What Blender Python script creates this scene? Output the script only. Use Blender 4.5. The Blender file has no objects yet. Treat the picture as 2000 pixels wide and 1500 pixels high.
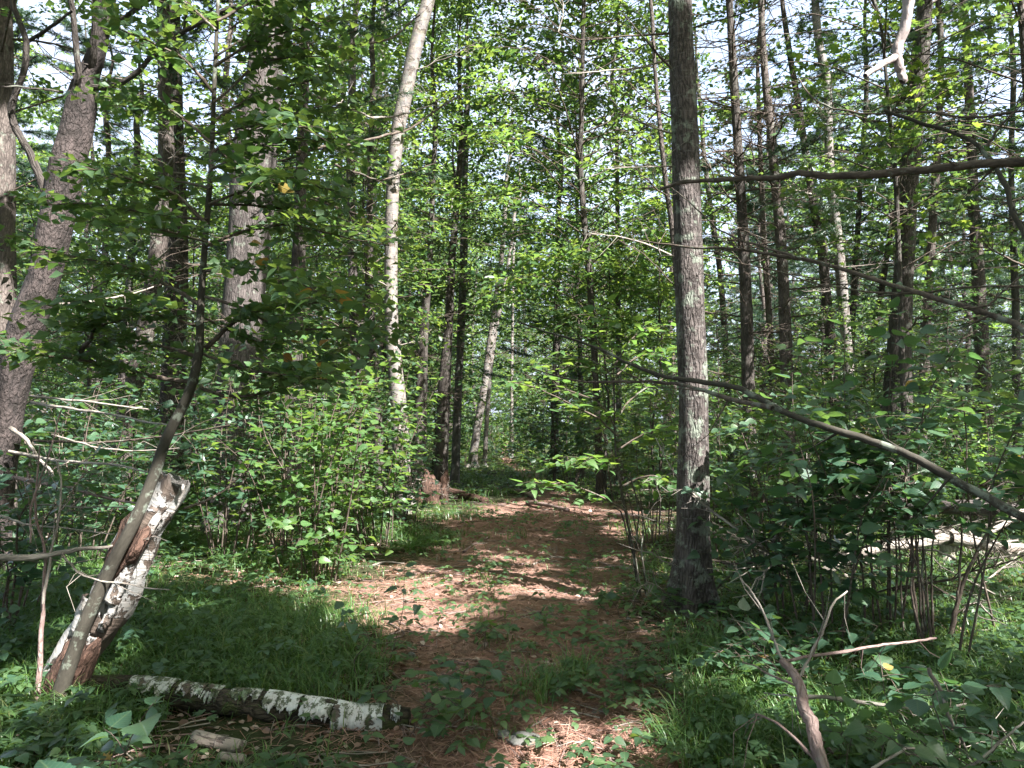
import bpy, math, random
import numpy as np
from mathutils import Matrix, Vector

# ------------------------------------------------------------------ camera, world, sun, exposure
S = bpy.context.scene
COL = S.collection
rng = np.random.default_rng(11)
random.seed(11)

EYE = np.array([0.0, 0.0, 1.6]); F = 1455.0; PITCH = math.radians(2.75)
cd = bpy.data.cameras.new('camera'); cam = bpy.data.objects.new('camera', cd); COL.objects.link(cam)
cam.location = EYE; cam.rotation_euler = (math.pi/2 + PITCH, 0, 0)
cd.sensor_width = 36; cd.lens = 36*F/2000; cd.clip_start = 0.05; cd.clip_end = 900
S.camera = cam

SUN_EL, SUN_AZ = math.radians(48), math.radians(133)
SUN = np.array([math.cos(SUN_EL)*math.sin(SUN_AZ), math.cos(SUN_EL)*math.cos(SUN_AZ), math.sin(SUN_EL)])
w = bpy.data.worlds.new("World"); S.world = w; w.use_nodes = True
nt = w.node_tree; sky = nt.nodes.new('ShaderNodeTexSky'); sky.sky_type = 'NISHITA'; sky.sun_disc = False
sky.sun_elevation = SUN_EL; sky.sun_rotation = SUN_AZ; sky.air_density = 1.0; sky.dust_density = 5.0; sky.ozone_density = 1.0
bg = nt.nodes['Background']; 
tcw = nt.nodes.new('ShaderNodeTexCoord'); cl = nt.nodes.new('ShaderNodeTexNoise'); nt.links.new(tcw.outputs['Generated'], cl.inputs['Vector'])
cl.inputs['Scale'].default_value = 3.2; cl.inputs['Detail'].default_value = 6; cl.inputs['Roughness'].default_value = 0.6
cr = nt.nodes.new('ShaderNodeValToRGB'); nt.links.new(cl.outputs[0], cr.inputs[0]); cr.color_ramp.elements[0].position = 0.34; cr.color_ramp.elements[1].position = 0.58
cr.color_ramp.elements[0].color = (.25, .25, .25, 1); cr.color_ramp.elements[1].color = (.92, .92, .92, 1)
cm = nt.nodes.new('ShaderNodeMix'); cm.data_type = 'RGBA'; nt.links.new(cr.outputs[0], cm.inputs[0]); nt.links.new(sky.outputs[0], cm.inputs[6]); cm.inputs[7].default_value = (1.62, 1.84, 2.3, 1)
nt.links.new(cm.outputs[2], bg.inputs[0]); bg.inputs[1].default_value = 0.145
sl = bpy.data.lights.new('sun', 'SUN'); so = bpy.data.objects.new('sun', sl); COL.objects.link(so)
sl.energy = 5.0; sl.angle = math.radians(0.53); sl.color = (1.0, 0.97, 0.94)
so.rotation_euler = Vector(SUN).to_track_quat('Z', 'Y').to_euler()
S.view_settings.view_transform = 'Standard'; S.view_settings.look = 'None'
S.view_settings.exposure = 2.45; S.view_settings.gamma = 1.0; S.view_settings.use_curve_mapping = False
S.cycles.max_bounces = 7; S.cycles.diffuse_bounces = 5; S.cycles.glossy_bounces = 2; S.cycles.transmission_bounces = 6
S.cycles.transparent_max_bounces = 4; S.cycles.caustics_reflective = False; S.cycles.caustics_refractive = False
S.cycles.use_denoising = True; S.cycles.sample_clamp_indirect = 6

# ------------------------------------------------------------------ maths helpers
def at(px, py, Y):
    dx, dz = (px-1000)/F, -(py-750)/F
    y = math.cos(PITCH) - dz*math.sin(PITCH); z = math.sin(PITCH) + dz*math.cos(PITCH)
    k = Y/y
    return np.array([dx*k, Y, 1.6 + z*k])

_r = np.random.default_rng(5)
_WK = _r.normal(size=(14, 3)); _WP = _r.uniform(0, 6.28, 14)
def fnoise(p, scale=1.0, seed=0):
    """smooth pseudo noise in about -1..1 for arrays of points (n,3)"""
    p = np.asarray(p, float)*scale
    out = np.zeros(len(p))
    for i in range(7):
        k = _WK[(i+seed) % 14]; out += np.sin(p@(k*(0.7+0.35*i)) + _WP[(i*3+seed) % 14] + 1.3*np.sin(p@_WK[(i+5+seed) % 14]*0.6))
    return out/3.2

def ground_z(x, y):
    x = np.asarray(x, float); y = np.asarray(y, float)
    p = np.stack([x, y, 0*x], -1).reshape(-1, 3)
    n = 0.035*fnoise(p, 0.9) + 0.05*fnoise(p, 0.28, 3)
    n = n.reshape(x.shape)
    far = np.clip((np.hypot(x, y)-16)/40, 0, 1)
    return n*(1+far*3) + 0.10*np.clip(np.abs(x-0.2)-1.6, 0, 3)/3 + far*0.3

def gpt(px, py, dz=0.0):
    d = at(px, py, 1.0) - EYE
    z = 0.0
    for _ in range(5):
        k = (z-1.6)/d[2]; p = EYE + d*k; z = float(ground_z(p[0], p[1]))
    return np.array([p[0], p[1], z+dz])

def norm(v): return v/np.maximum(np.linalg.norm(v, axis=-1, keepdims=True), 1e-9)

def smooth(P, n=4):
    """Catmull-Rom resample; P (k,m)"""
    P = np.asarray(P, float)
    if len(P) < 3: 
        t = np.linspace(0, 1, n+1)[:, None]; return P[0]*(1-t)+P[-1]*t
    Q = np.vstack([2*P[0]-P[1], P, 2*P[-1]-P[-2]]); out = []
    t = np.arange(n)[:, None]/n
    for i in range(1, len(Q)-2):
        a, b, c, d = Q[i-1], Q[i], Q[i+1], Q[i+2]
        out.append(0.5*((2*b)+(c-a)*t+(2*a-5*b+4*c-d)*t**2+(3*b-a-3*c+d)*t**3))
    return np.vstack(out+[P[-1:]])

# ------------------------------------------------------------------ mesh helpers
def mk(name, V, polys, mat, bark=None, uv=None, sm=True, fl=None):
    me = bpy.data.meshes.new(name); V = np.asarray(V, np.float32)
    me.vertices.add(len(V)); me.vertices.foreach_set('co', V.ravel())
    polys = [np.asarray(p, np.int32) for p in polys if len(p)]
    li = np.concatenate([p.ravel() for p in polys]); tot = np.concatenate([np.full(len(p), p.shape[1], np.int32) for p in polys])
    st = np.concatenate([[0], np.cumsum(tot)[:-1]]).astype(np.int32)
    me.loops.add(len(li)); me.loops.foreach_set('vertex_index', li)
    me.polygons.add(len(tot)); me.polygons.foreach_set('loop_start', st); me.polygons.foreach_set('loop_total', tot)
    if sm: me.polygons.foreach_set('use_smooth', np.ones(len(tot), bool))
    if bark is not None:
        a = me.attributes.new('bark', 'FLOAT_VECTOR', 'POINT'); a.data.foreach_set('vector', np.asarray(bark, np.float32).ravel())
    if uv is not None:
        a = me.attributes.new('luv', 'FLOAT_VECTOR', 'POINT'); a.data.foreach_set('vector', np.asarray(uv, np.float32).ravel())
    if fl is not None:
        a = me.attributes.new('mask', 'FLOAT', 'POINT'); a.data.foreach_set('value', np.asarray(fl, np.float32).ravel())
    me.materials.append(mat); me.update(calc_edges=True); me.validate()
    return me

def link(name, me, parent=None, loc=None, kind=None):
    o = bpy.data.objects.new(name, me); COL.objects.link(o)
    if parent is not None: o.parent = parent
    if loc is not None: o.location = loc
    if kind: o['kind'] = kind
    return o

def tagit(o, label, cat, group=None):
    o['label'] = label; o['category'] = cat
    if group: o['group'] = group
    return o

def thing(name, label, cat, loc, group=None):
    o = bpy.data.objects.new(name, None); o.empty_display_size = 0.2; COL.objects.link(o); o.location = loc
    return tagit(o, label, cat, group)

class MB:
    """collects tubes and loose pieces into one mesh"""
    def __init__(s): s.V = []; s.Q = []; s.T = []; s.B = []; s.n = 0
    def add(s, V, Q=None, T=None, B=None):
        if Q is not None and len(Q): s.Q.append(np.asarray(Q)+s.n)
        if T is not None and len(T): s.T.append(np.asarray(T)+s.n)
        s.V.append(V); s.B.append(V if B is None else B); s.n += len(V)
    def tube(s, P, R, sides=6, rough=0.0, nf=6.0, cap=False, seed=0, squash=None):
        P = np.asarray(P, float); R = np.broadcast_to(np.asarray(R, float), (len(P),))
        T = norm(np.gradient(P, axis=0)); ov = P[-1]-P[0]
        ref = np.array([1., 0, 0]) if abs(ov[2]) > 0.6*np.linalg.norm(ov) else np.array([0, 0, 1.])
        U = norm(ref - (T@ref)[:, None]*T); W = np.cross(T, U)
        a = np.arange(sides)/sides*2*math.pi
        L = np.concatenate([[0], np.cumsum(np.linalg.norm(np.diff(P, axis=0), axis=1))])
        D = U[:, None]*np.cos(a)[None, :, None] + W[:, None]*np.sin(a)[None, :, None]
        base = P[:, None] + D*R[:, None, None]
        B = np.stack([np.cos(a)[None]*R[:, None], np.sin(a)[None]*R[:, None], np.repeat(L[:, None], sides, 1)], -1).reshape(-1, 3) + seed*3.7
        if rough:
            q = B.copy(); q[:, 2] *= 0.35
            nn = (fnoise(q, nf, seed) + 0.5*fnoise(q, nf*2.7, seed+2)).reshape(len(P), sides)
            base = base + D*(nn*rough*R[:, None])[..., None]
        i = np.arange(len(P)-1)[:, None]*sides; j = np.arange(sides)[None]; k = (np.arange(sides)+1)[None] % sides
        Q = np.stack([i+j, i+k, i+sides+k, i+sides+j], -1).reshape(-1, 4)
        V = base.reshape(-1, 3); Tt = []
        if cap:
            n = len(V); V = np.vstack([V, P[:1], P[-1:]]); B = np.vstack([B, [[0, 0, B[0, 2]]], [[0, 0, B[-3 if len(B) > 3 else 0, 2]]]])
            jj = np.arange(sides); kk = (jj+1) % sides
            Tt = np.vstack([np.stack([kk, jj, jj*0+n], -1), np.stack([(len(P)-1)*sides+jj, (len(P)-1)*sides+kk, jj*0+n+1], -1)])
        s.add(V, Q, Tt if len(Tt) else None, B)
        return P
    def mesh(s, name, mat, off=None, sm=True):
        V = np.vstack(s.V); B = np.vstack(s.B)
        if off is not None: V = V-np.asarray(off)
        pol = []
        if s.Q: pol.append(np.vstack(s.Q))
        if s.T: pol.append(np.vstack(s.T))
        return mk(name, V, pol, mat, bark=B, sm=sm)

# ------------------------------------------------------------------ materials
class N:
    def __init__(s, name):
        s.m = bpy.data.materials.new(name); s.m.use_nodes = True; s.t = s.m.node_tree; s.n = s.t.nodes; s.l = s.t.links
        s.p = s.n['Principled BSDF']; s.out = s.n['Material Output']
    def node(s, ty, **kw):
        n = s.n.new(ty)
        for k, v in kw.items():
            if k.startswith('_'): setattr(n, k[1:], v)
            else: s.put(n.inputs[k.replace('__', ' ')], v)
        return n
    def put(s, i, v):
        if hasattr(v, 'is_linked') or isinstance(v, bpy.types.NodeSocket): s.l.new(v, i)
        else: i.default_value = v
    def math(s, op, a, b=0.0):
        n = s.n.new('ShaderNodeMath'); n.operation = op; s.put(n.inputs[0], a); s.put(n.inputs[1], b); return n.outputs[0]
    def vscale(s, v, sc):
        n = s.n.new('ShaderNodeVectorMath'); n.operation = 'MULTIPLY'; s.put(n.inputs[0], v); n.inputs[1].default_value = sc; return n.outputs[0]
    def noise(s, v, sc, det=3, rough=0.55, dist=0.0):
        n = s.n.new('ShaderNodeTexNoise'); s.put(n.inputs['Vector'], v); n.inputs['Scale'].default_value = sc
        n.inputs['Detail'].default_value = det; n.inputs['Roughness'].default_value = rough; n.inputs['Distortion'].default_value = dist
        return n.outputs[0]
    def ramp(s, f, stops, interp='LINEAR'):
        n = s.n.new('ShaderNodeValToRGB'); n.color_ramp.interpolation = interp; e = n.color_ramp.elements
        while len(e) < len(stops): e.new(0.5)
        for x, (p, c) in zip(e, stops):
            x.position = p; x.color = (c, c, c, 1) if isinstance(c, (int, float)) else (*c, 1)
        s.put(n.inputs[0], f); return n.outputs[0]
    def mix(s, f, a, b, mode='MIX'):
        n = s.n.new('ShaderNodeMix'); n.data_type = 'RGBA'; n.blend_type = mode
        s.put(n.inputs[0], f)
        for i, v in ((6, a), (7, b)):
            if isinstance(v, tuple): v = (*v, 1) if len(v) == 3 else v
            s.put(n.inputs[i], v)
        return n.outputs[2]
    def attr(s, name): 
        n = s.n.new('ShaderNodeAttribute'); n.attribute_name = name; return n
    def bump(s, h, st, dist):
        n = s.n.new('ShaderNodeBump'); n.inputs['Strength'].default_value = st; n.inputs['Distance'].default_value = dist
        s.put(n.inputs['Height'], h); s.l.new(n.outputs[0], s.p.inputs['Normal']); return n

def bark_mat(name, dark, light, fur=1.0, lichen=0.15, lichen_col=(0.22, 0.25, 0.20), scale=1.0, flecks=0.0, bumpd=0.02, moss_h=0.0, crk=0.38):
    m = N(name); v = m.attr('bark').outputs['Vector']
    long_ = m.vscale(v, (1, 1, 0.16*fur+0.5*(1-fur)))
    vo = m.n.new('ShaderNodeTexVoronoi'); vo.feature = 'DISTANCE_TO_EDGE'; vo.inputs['Scale'].default_value = 34*scale
    nz = m.noise(long_, 18*scale, 4, 0.6)
    w_ = m.n.new('ShaderNodeVectorMath'); w_.operation = 'ADD'; m.put(w_.inputs[0], long_)
    nzc = m.n.new('ShaderNodeVectorMath'); nzc.operation = 'SCALE'; m.put(nzc.inputs[0], nz); nzc.inputs['Scale'].default_value = 0.05/scale
    m.put(w_.inputs[1], nzc.outputs[0]); m.put(vo.inputs['Vector'], w_.outputs[0])
    crack = m.ramp(vo.outputs['Distance'], [(0.0, 0.0), (0.22, 1.0)])
    big = m.noise(v, 3.0, 3)
    fine = m.noise(m.vscale(v, (1, 1, 0.5)), 70*scale, 3, 0.7)
    h = m.math('ADD', m.math('MULTIPLY', crack, crk), m.math('ADD', m.math('MULTIPLY', nz, 1.05), m.math('MULTIPLY', fine, 0.45)))
    t = m.math('ADD', m.math('MULTIPLY', h, 0.55), m.math('MULTIPLY', big, 0.45))
    c = m.ramp(t, [(0.25, tuple(x*0.45 for x in dark)), (0.55, dark), (0.95, light)])
    if flecks:
        fl = m.noise(m.vscale(v, (0.5, 0.5, 3.0)), 16, 3, 0.6)
        c = m.mix(m.math('MULTIPLY', m.ramp(fl, [(0.58, 0.0), (0.66, 1.0)]), flecks), c, (0.20, 0.19, 0.18))
    if lichen:
        ln = m.noise(v, 7, 5, 0.7)
        c = m.mix(m.math('MULTIPLY', m.ramp(ln, [(0.60-0.2*lichen, 0.0), (0.66-0.2*lichen, 1.0)]), min(1, 0.35+lichen)), c, lichen_col)
    if moss_h:
        g = m.n.new('ShaderNodeSeparateXYZ'); m.put(g.inputs[0], v)
        mm = m.ramp(m.math('ADD', m.math('MULTIPLY', g.outputs[2], 1.0/moss_h), m.math('MULTIPLY', m.noise(v, 9, 3), 1.4)), [(0.9, 1.0), (1.35, 0.0)])
        c = m.mix(m.math('MULTIPLY', mm, 0.85), c, (0.05, 0.065, 0.018))
    m.put(m.p.inputs['Base Color'], c); m.p.inputs['Roughness'].default_value = 0.85; m.p.inputs['Specular IOR Level'].default_value = 0.25
    m.bump(h, 1.0, bumpd)
    return m.m

def birch_mat(name, white=(0.62, 0.61, 0.57), peel=0.45, moss=0.0, dark=(0.035, 0.026, 0.02), lent=0.6, lich=0.0):
    m = N(name); v = m.attr('bark').outputs['Vector']
    le = m.noise(m.vscale(v, (0.6, 0.6, 6.0)), 13, 3, 0.6)
    tone = m.noise(v, 12, 4, 0.65)
    c = m.mix(m.math('MULTIPLY', m.ramp(le, [(0.60, 0.0), (0.67, 1.0)]), lent), white, (0.05, 0.045, 0.04))
    c = m.mix(m.ramp(tone, [(0.42, 0.0), (0.8, 0.75)]), c, (0.34, 0.27, 0.22))
    pn = m.math('ADD', m.math('MULTIPLY', m.noise(m.vscale(v, (1, 1, 1.3)), 5.0, 2, 0.5, 1.2), 0.72), m.math('MULTIPLY', m.noise(m.vscale(v, (3, 3, 1)), 22, 3, 0.7), 0.28))
    pm = m.ramp(pn, [(peel, 1.0), (peel+0.03, 0.0)])
    wood = m.ramp(m.noise(m.vscale(v, (3, 3, 0.5)), 16, 4, 0.7), [(0.3, dark), (0.75, tuple(x*4.2 for x in dark))])
    c = m.mix(pm, c, wood)
    if lich:
        c = m.mix(m.math('MULTIPLY', m.ramp(m.noise(v, 14, 4, 0.7), [(0.52, 0.0), (0.58, 1.0)]), lich), c, (0.25, 0.36, 0.22))
    if moss:
        g = m.n.new('ShaderNodeNewGeometry'); sp = m.n.new('ShaderNodeSeparateXYZ'); m.put(sp.inputs[0], g.outputs['Normal'])
        mn = m.math('ADD', m.noise(v, 24, 5, 0.75), m.math('MULTIPLY', sp.outputs[2], 0.05))
        c = m.mix(m.ramp(mn, [(0.62-0.22*moss, 0.0), (0.66-0.22*moss, 0.9)]), c, (0.045, 0.06, 0.02))
    m.put(m.p.inputs['Base Color'], c); m.p.inputs['Roughness'].default_value = 0.7
    h = m.math('ADD', m.math('MULTIPLY', pm, -1.2), m.math('ADD', m.math('MULTIPLY', le, 0.5), m.math('MULTIPLY', tone, 0.5)))
    m.bump(h, 0.9, 0.012)
    return m.m

def leaf_mat(name, stops, tr=(0.15, 0.29, 0.065), trf=0.36, rough=0.42, spec=0.5, veins=True):
    m = N(name)
    g = m.n.new('ShaderNodeNewGeometry'); oi = m.n.new('ShaderNodeObjectInfo')
    r = m.math('FRACT', m.math('ADD', g.outputs['Random Per Island'], m.math('MULTIPLY', oi.outputs['Random'], 7.31)))
    c = m.ramp(r, stops)
    tc = m.mix(r, tr, tuple(x*y for x, y in zip(tr, (1.6, 1.15, 0.8))))
    if veins:
        a = m.attr('luv'); sp = m.n.new('ShaderNodeSeparateXYZ'); m.put(sp.inputs[0], a.outputs['Vector'])
        ax = m.math('ABSOLUTE', sp.outputs[0])
        ph = m.math('SUBTRACT', sp.outputs[1], m.math('MULTIPLY', ax, 0.9))
        vv = m.math('ABSOLUTE', m.math('SINE', m.math('MULTIPLY', ph, 24.0)))
        vm = m.math('MAXIMUM', m.ramp(vv, [(0.0, 1.0), (0.22, 0.0)]), m.ramp(ax, [(0.0, 1.0), (0.03, 0.0)]))
        c = m.mix(m.math('MULTIPLY', vm, 0.50), c, (0.14, 0.20, 0.09)); 
        bl = m.noise(a.outputs['Vector'], 7, 3)
        c = m.mix(m.math('MULTIPLY', m.ramp(bl, [(0.5, 0.0), (0.9, 1.0)]), 0.35), c, (0.10, 0.13, 0.03))
        m.bump(m.math('MULTIPLY', vm, -1.0), 0.35, 0.002)
    m.put(m.p.inputs['Base Color'], c); m.p.inputs['Roughness'].default_value = rough; m.p.inputs['Specular IOR Level'].default_value = spec
    t = m.n.new('ShaderNodeBsdfTranslucent'); m.put(t.inputs[0], tc)
    mx = m.n.new('ShaderNodeMixShader'); mx.inputs[0].default_value = trf
    m.l.new(m.p.outputs[0], mx.inputs[1]); m.l.new(t.outputs[0], mx.inputs[2]); m.l.new(mx.outputs[0], m.out.inputs[0])
    return m.m

M = {}
M['pine'] = bark_mat('grey_furrowed_bark', (0.030, 0.024, 0.022), (0.125, 0.105, 0.097), fur=.8, lichen=0.34, flecks=0.45, bumpd=0.03, moss_h=0.5)
M['pink'] = bark_mat('pinkish_scaly_bark', (0.036, 0.031, 0.029), (0.13, 0.11, 0.104), fur=0.9, lichen=0.12, bumpd=0.02)
M['dark'] = bark_mat('dark_furrowed_bark', (0.03, 0.025, 0.022), (0.10, 0.085, 0.075), lichen=0.08, bumpd=0.02)
M['brown'] = bark_mat('brown_conifer_bark', (0.042, 0.034, 0.030), (0.14, 0.115, 0.102), fur=0.6, lichen=0.12, bumpd=0.015)
M['grey'] = bark_mat('smooth_grey_bark', (0.055, 0.05, 0.045), (0.17, 0.155, 0.14), fur=0.6, lichen=0.2, scale=1.3, bumpd=0.008, crk=.15)
M['cherry'] = bark_mat('flaky_dark_bark', (0.020, 0.017, 0.016), (0.115, 0.09, 0.084), fur=0.15, lichen=0.42, lichen_col=(0.022, 0.018, 0.016), scale=.9, bumpd=0.035, crk=.16)
M['pale'] = birch_mat('pale_birch_bark', white=(0.125, 0.113, 0.11), peel=0.42, lent=0.75, lich=0.12)
M['white'] = birch_mat('white_peeling_birch_bark', white=(0.33, 0.325, 0.31), peel=0.46, lent=0.35)
M['whitelog'] = birch_mat('mossy_white_birch_bark', white=(0.56, 0.56, 0.56), peel=0.40, moss=0.3, lent=0.12, lich=0.12)
M['whitemoss'] = birch_mat('mossy_lichened_birch_bark', white=(0.46, 0.46, 0.44), peel=0.44, moss=0.45, lent=0.1, lich=0.5)
M['birchbit'] = birch_mat('brown_birch_bark', white=(0.30, 0.25, 0.22), peel=0.45, lent=1.0, dark=(0.06, 0.045, 0.04))
M['sapling'] = bark_mat('olive_sapling_bark', (0.034, 0.030, 0.023), (0.085, 0.076, 0.060), fur=0.3, lichen=0.26, scale=1.2, bumpd=0.003, crk=.08)
M['twig'] = bark_mat('dark_twig_bark', (0.05, 0.038, 0.03), (0.13, 0.10, 0.08), fur=0.0, lichen=0.2, bumpd=0.003)
M['dead'] = bark_mat('grey_dead_wood', (0.15, 0.125, 0.105), (0.36, 0.32, 0.28), fur=0.9, lichen=0.12, bumpd=0.006)
M['redwood'] = bark_mat('reddish_dead_branch_bark', (0.13, 0.085, 0.075), (0.27, 0.20, 0.18), fur=0.3, lichen=0.06, bumpd=0.008)
M['rotten'] = bark_mat('rotten_brown_wood', (0.035, 0.021, 0.015), (0.13, 0.075, 0.055), fur=1.0, lichen=0.0, bumpd=0.03)
M['mossbark'] = bark_mat('black_mossy_bark', (0.02, 0.016, 0.012), (0.06, 0.05, 0.035), fur=0.4, lichen=0.45, lichen_col=(0.06, 0.075, 0.025), bumpd=0.02)
G1, G2, G3 = (0.026, 0.062, 0.032), (0.042, 0.090, 0.042), (0.070, 0.125, 0.045)
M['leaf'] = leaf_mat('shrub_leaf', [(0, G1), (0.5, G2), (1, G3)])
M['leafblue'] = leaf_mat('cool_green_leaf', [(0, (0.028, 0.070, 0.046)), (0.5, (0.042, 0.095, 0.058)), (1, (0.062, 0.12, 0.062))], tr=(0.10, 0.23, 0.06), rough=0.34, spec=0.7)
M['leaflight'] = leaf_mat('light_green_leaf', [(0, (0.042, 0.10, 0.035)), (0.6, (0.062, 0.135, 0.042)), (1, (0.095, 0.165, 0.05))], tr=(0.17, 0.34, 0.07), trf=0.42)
M['leaffar'] = leaf_mat('crown_leaf', [(0, (0.024, 0.060, 0.032)), (0.5, (0.040, 0.084, 0.040)), (1, (0.068, 0.115, 0.045))], tr=(0.15, 0.29, 0.07), trf=0.45, veins=False)
M['leafash'] = leaf_mat('ash_leaf', [(0, (0.035, 0.08, 0.034)), (1, (0.065, 0.13, 0.042))], tr=(0.17, 0.32, 0.07), trf=0.46, veins=False)
M['leafmaple'] = leaf_mat('yellow_green_maple_leaf', [(0, (0.045, 0.09, 0.025)), (1, (0.085, 0.14, 0.035))], tr=(0.20, 0.35, 0.06), trf=0.5, veins=False)
M['leafyellow'] = leaf_mat('yellowed_leaf', [(0, (0.30, 0.22, 0.05)), (1, (0.26, 0.13, 0.05))], tr=(0.40, 0.26, 0.05))
M['needle'] = leaf_mat('pine_needle_spray', [(0, (0.022, 0.055, 0.032)), (1, (0.04, 0.085, 0.045))], tr=(0.06, 0.13, 0.05), trf=0.2, veins=False)
M['grass'] = leaf_mat('grass_blade', [(0, (0.042, 0.10, 0.03)), (0.85, (0.08, 0.155, 0.04)), (1, (0.16, 0.16, 0.07))], tr=(0.15, 0.30, 0.05), trf=0.3, veins=False)
M['litter'] = leaf_mat('dead_leaf', [(0, (0.06, 0.035, 0.025)), (0.7, (0.20, 0.12, 0.085)), (1, (0.38, 0.32, 0.27))], tr=(0.25, 0.14, 0.07), trf=0.15, veins=False)
M['needles'] = leaf_mat('fallen_pine_needle', [(0, (0.11, 0.05, 0.036)), (0.5, (0.27, 0.135, 0.095)), (1, (0.40, 0.26, 0.20))], tr=(0.3, 0.12, 0.06), trf=0.05, rough=0.6, veins=False)
M['fern'] = leaf_mat('fern_frond', [(0, (0.035, 0.08, 0.03)), (1, (0.06, 0.11, 0.035))], tr=(0.15, 0.27, 0.05), veins=False)

def stone_mat(name, a, b, moss=0.4):
    m = N(name); v = m.n.new('ShaderNodeTexCoord').outputs['Object']
    c = m.ramp(m.noise(v, 9, 6, 0.7), [(0.3, a), (0.7, b)])
    c = m.mix(m.math('MULTIPLY', m.ramp(m.noise(v, 13, 5, 0.7), [(0.5, 0.0), (0.56, 1.0)]), moss), c, (0.06, 0.075, 0.045))
    m.put(m.p.inputs['Base Color'], c); m.p.inputs['Roughness'].default_value = 0.9
    m.bump(m.noise(v, 25, 6, 0.7), 0.8, 0.01); return m.m
M['rock'] = stone_mat('lichened_grey_stone', (0.06, 0.058, 0.055), (0.20, 0.195, 0.18))
M['pinkrock'] = stone_mat('pinkish_stone', (0.24, 0.17, 0.15), (0.36, 0.26, 0.23), 0.1)

def ground_mat():
    m = N('forest_floor'); v = m.n.new('ShaderNodeTexCoord').outputs['Object']
    f = m.attr('mask').outputs['Fac']
    n1 = m.noise(v, 1.6, 5, 0.65); n2 = m.noise(v, 14, 6, 0.75); n3 = m.noise(v, 60, 5, 0.7)
    lit = m.ramp(n2, [(0.25, (0.075, 0.045, 0.034)), (0.47, (0.185, 0.105, 0.080)), (0.6, (0.27, 0.17, 0.135)), (0.78, (0.38, 0.29, 0.25))])
    lit = m.mix(m.ramp(n3, [(0.45, 0.0), (0.75, 0.6)]), lit, (0.26, 0.16, 0.12))
    soil = m.ramp(n2, [(0.3, (0.020, 0.022, 0.011)), (0.55, (0.045, 0.048, 0.022)), (0.8, (0.11, 0.075, 0.05))])
    soil = m.mix(m.ramp(n1, [(0.45, 0.0), (0.6, 0.8)]), soil, (0.03, 0.045, 0.014))
    k = m.ramp(m.math('ADD', f, m.math('MULTIPLY', m.math('SUBTRACT', m.math('ADD', n1, m.math('MULTIPLY', n2, 0.6)), 0.8), 1.5)), [(0.45, 0.0), (0.75, 1.0)])
    c = m.mix(k, soil, lit)
    m.put(m.p.inputs['Base Color'], c); m.p.inputs['Roughness'].default_value = 0.95; m.p.inputs['Specular IOR Level'].default_value = 0.15
    m.bump(m.math('ADD', n2, m.math('MULTIPLY', n3, 0.5)), 1.0, 0.03)
    return m.m
M['ground'] = ground_mat()

# ------------------------------------------------------------------ ground
def path_mask(x, y):
    x = np.asarray(x, float); y = np.asarray(y, float)
    c = np.interp(y, [0, 3.5, 5.2, 7, 9, 13, 18, 30], [0.05, 0.12, 0.05, -0.2, 0.25, 0.7, 0.9, -0.4])
    hw = np.interp(y, [0, 3.5, 5.2, 7, 9, 13, 15.5, 18, 30], [0.75, 0.8, 0.95, 1.55, 1.5, 2.0, 0.7, 0.35, 0.2])
    return np.clip(1.25 - np.abs(x-c)/hw*0.8, 0, 1)
def build_ground():
    u = np.linspace(-1, 1, 340); gx = np.sinh(u*5.2)/np.sinh(5.2)*230
    gy = np.sinh(u*5.2)/np.sinh(5.2)*230 + 5
    X, Y = np.meshgrid(gx, gy); Z = ground_z(X, Y)
    p = np.stack([X, Y, 0*X], -1).reshape(-1, 3)
    Z = Z + (0.012*fnoise(p, 6, 4)+0.006*fnoise(p, 15, 6)).reshape(X.shape)*(np.hypot(X, Y) < 25)
    V = np.stack([X, Y, Z], -1).reshape(-1, 3); n = len(u)
    i = np.arange(n-1)[:, None]*n + np.arange(n-1)[None]
    Q = np.stack([i, i+1, i+n+1, i+n], -1).reshape(-1, 4)
    pm = path_mask(V[:, 0], V[:, 1])
    # needle litter also shows under the hazel thicket and round the big trunk
    for (px, py, r) in ((540, 1120, 0.9), (1350, 1200, 0.5), (470, 1060, .8)):
        g = gpt(px, py); pm = np.maximum(pm, 0.75*np.clip(1.4-np.hypot(V[:, 0]-g[0], V[:, 1]-g[1])/r, 0, 1))
    me = mk('ground', V, [Q], M['ground'], fl=pm)
    link('ground', me, kind='structure')
build_ground()

# ------------------------------------------------------------------ leaves
def leaf_template(wid, n=6, fold=0.16, droop=0.22, tooth=0.0, tip=1.6):
    v = np.linspace(0, 1, n+1); wv = wid*np.sin(math.pi*v**0.72)**0.85*(1-0.25*v**tip); wv[0] = 0.015; wv[-1] = 0.0
    mid = np.stack([0*v, v, -droop*v**2], -1)
    if tooth: wv = wv*(1+tooth*np.where(np.arange(n+1) % 2 == 0, 1, -1)*(v > 0.05)*(v < .97))
    Lp = np.stack([-wv, v-0.03*(wv > .1), -droop*v**2+fold*wv], -1); Rp = Lp*[-1, 1, 1]
    V = np.vstack([mid, Lp, Rp]); m_ = n+1
    T = []
    for i in range(n):
        T += [(i, m_+i+1, m_+i), (i, i+1, m_+i+1), (i, 2*m_+i, 2*m_+i+1), (i, 2*m_+i+1, i+1)]
    T = [t for t in T if len({tuple(np.round(V[k], 5)) for k in t}) == 3]
    # leaf stalk
    k = len(V); V = np.vstack([V, [[-.012, -.16, .03], [.012, -.16, .03], [0, .02, -.01]]]); T.append((k, k+1, k+2))
    return V, np.array(T), V[:, [0, 1, 1]]
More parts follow.
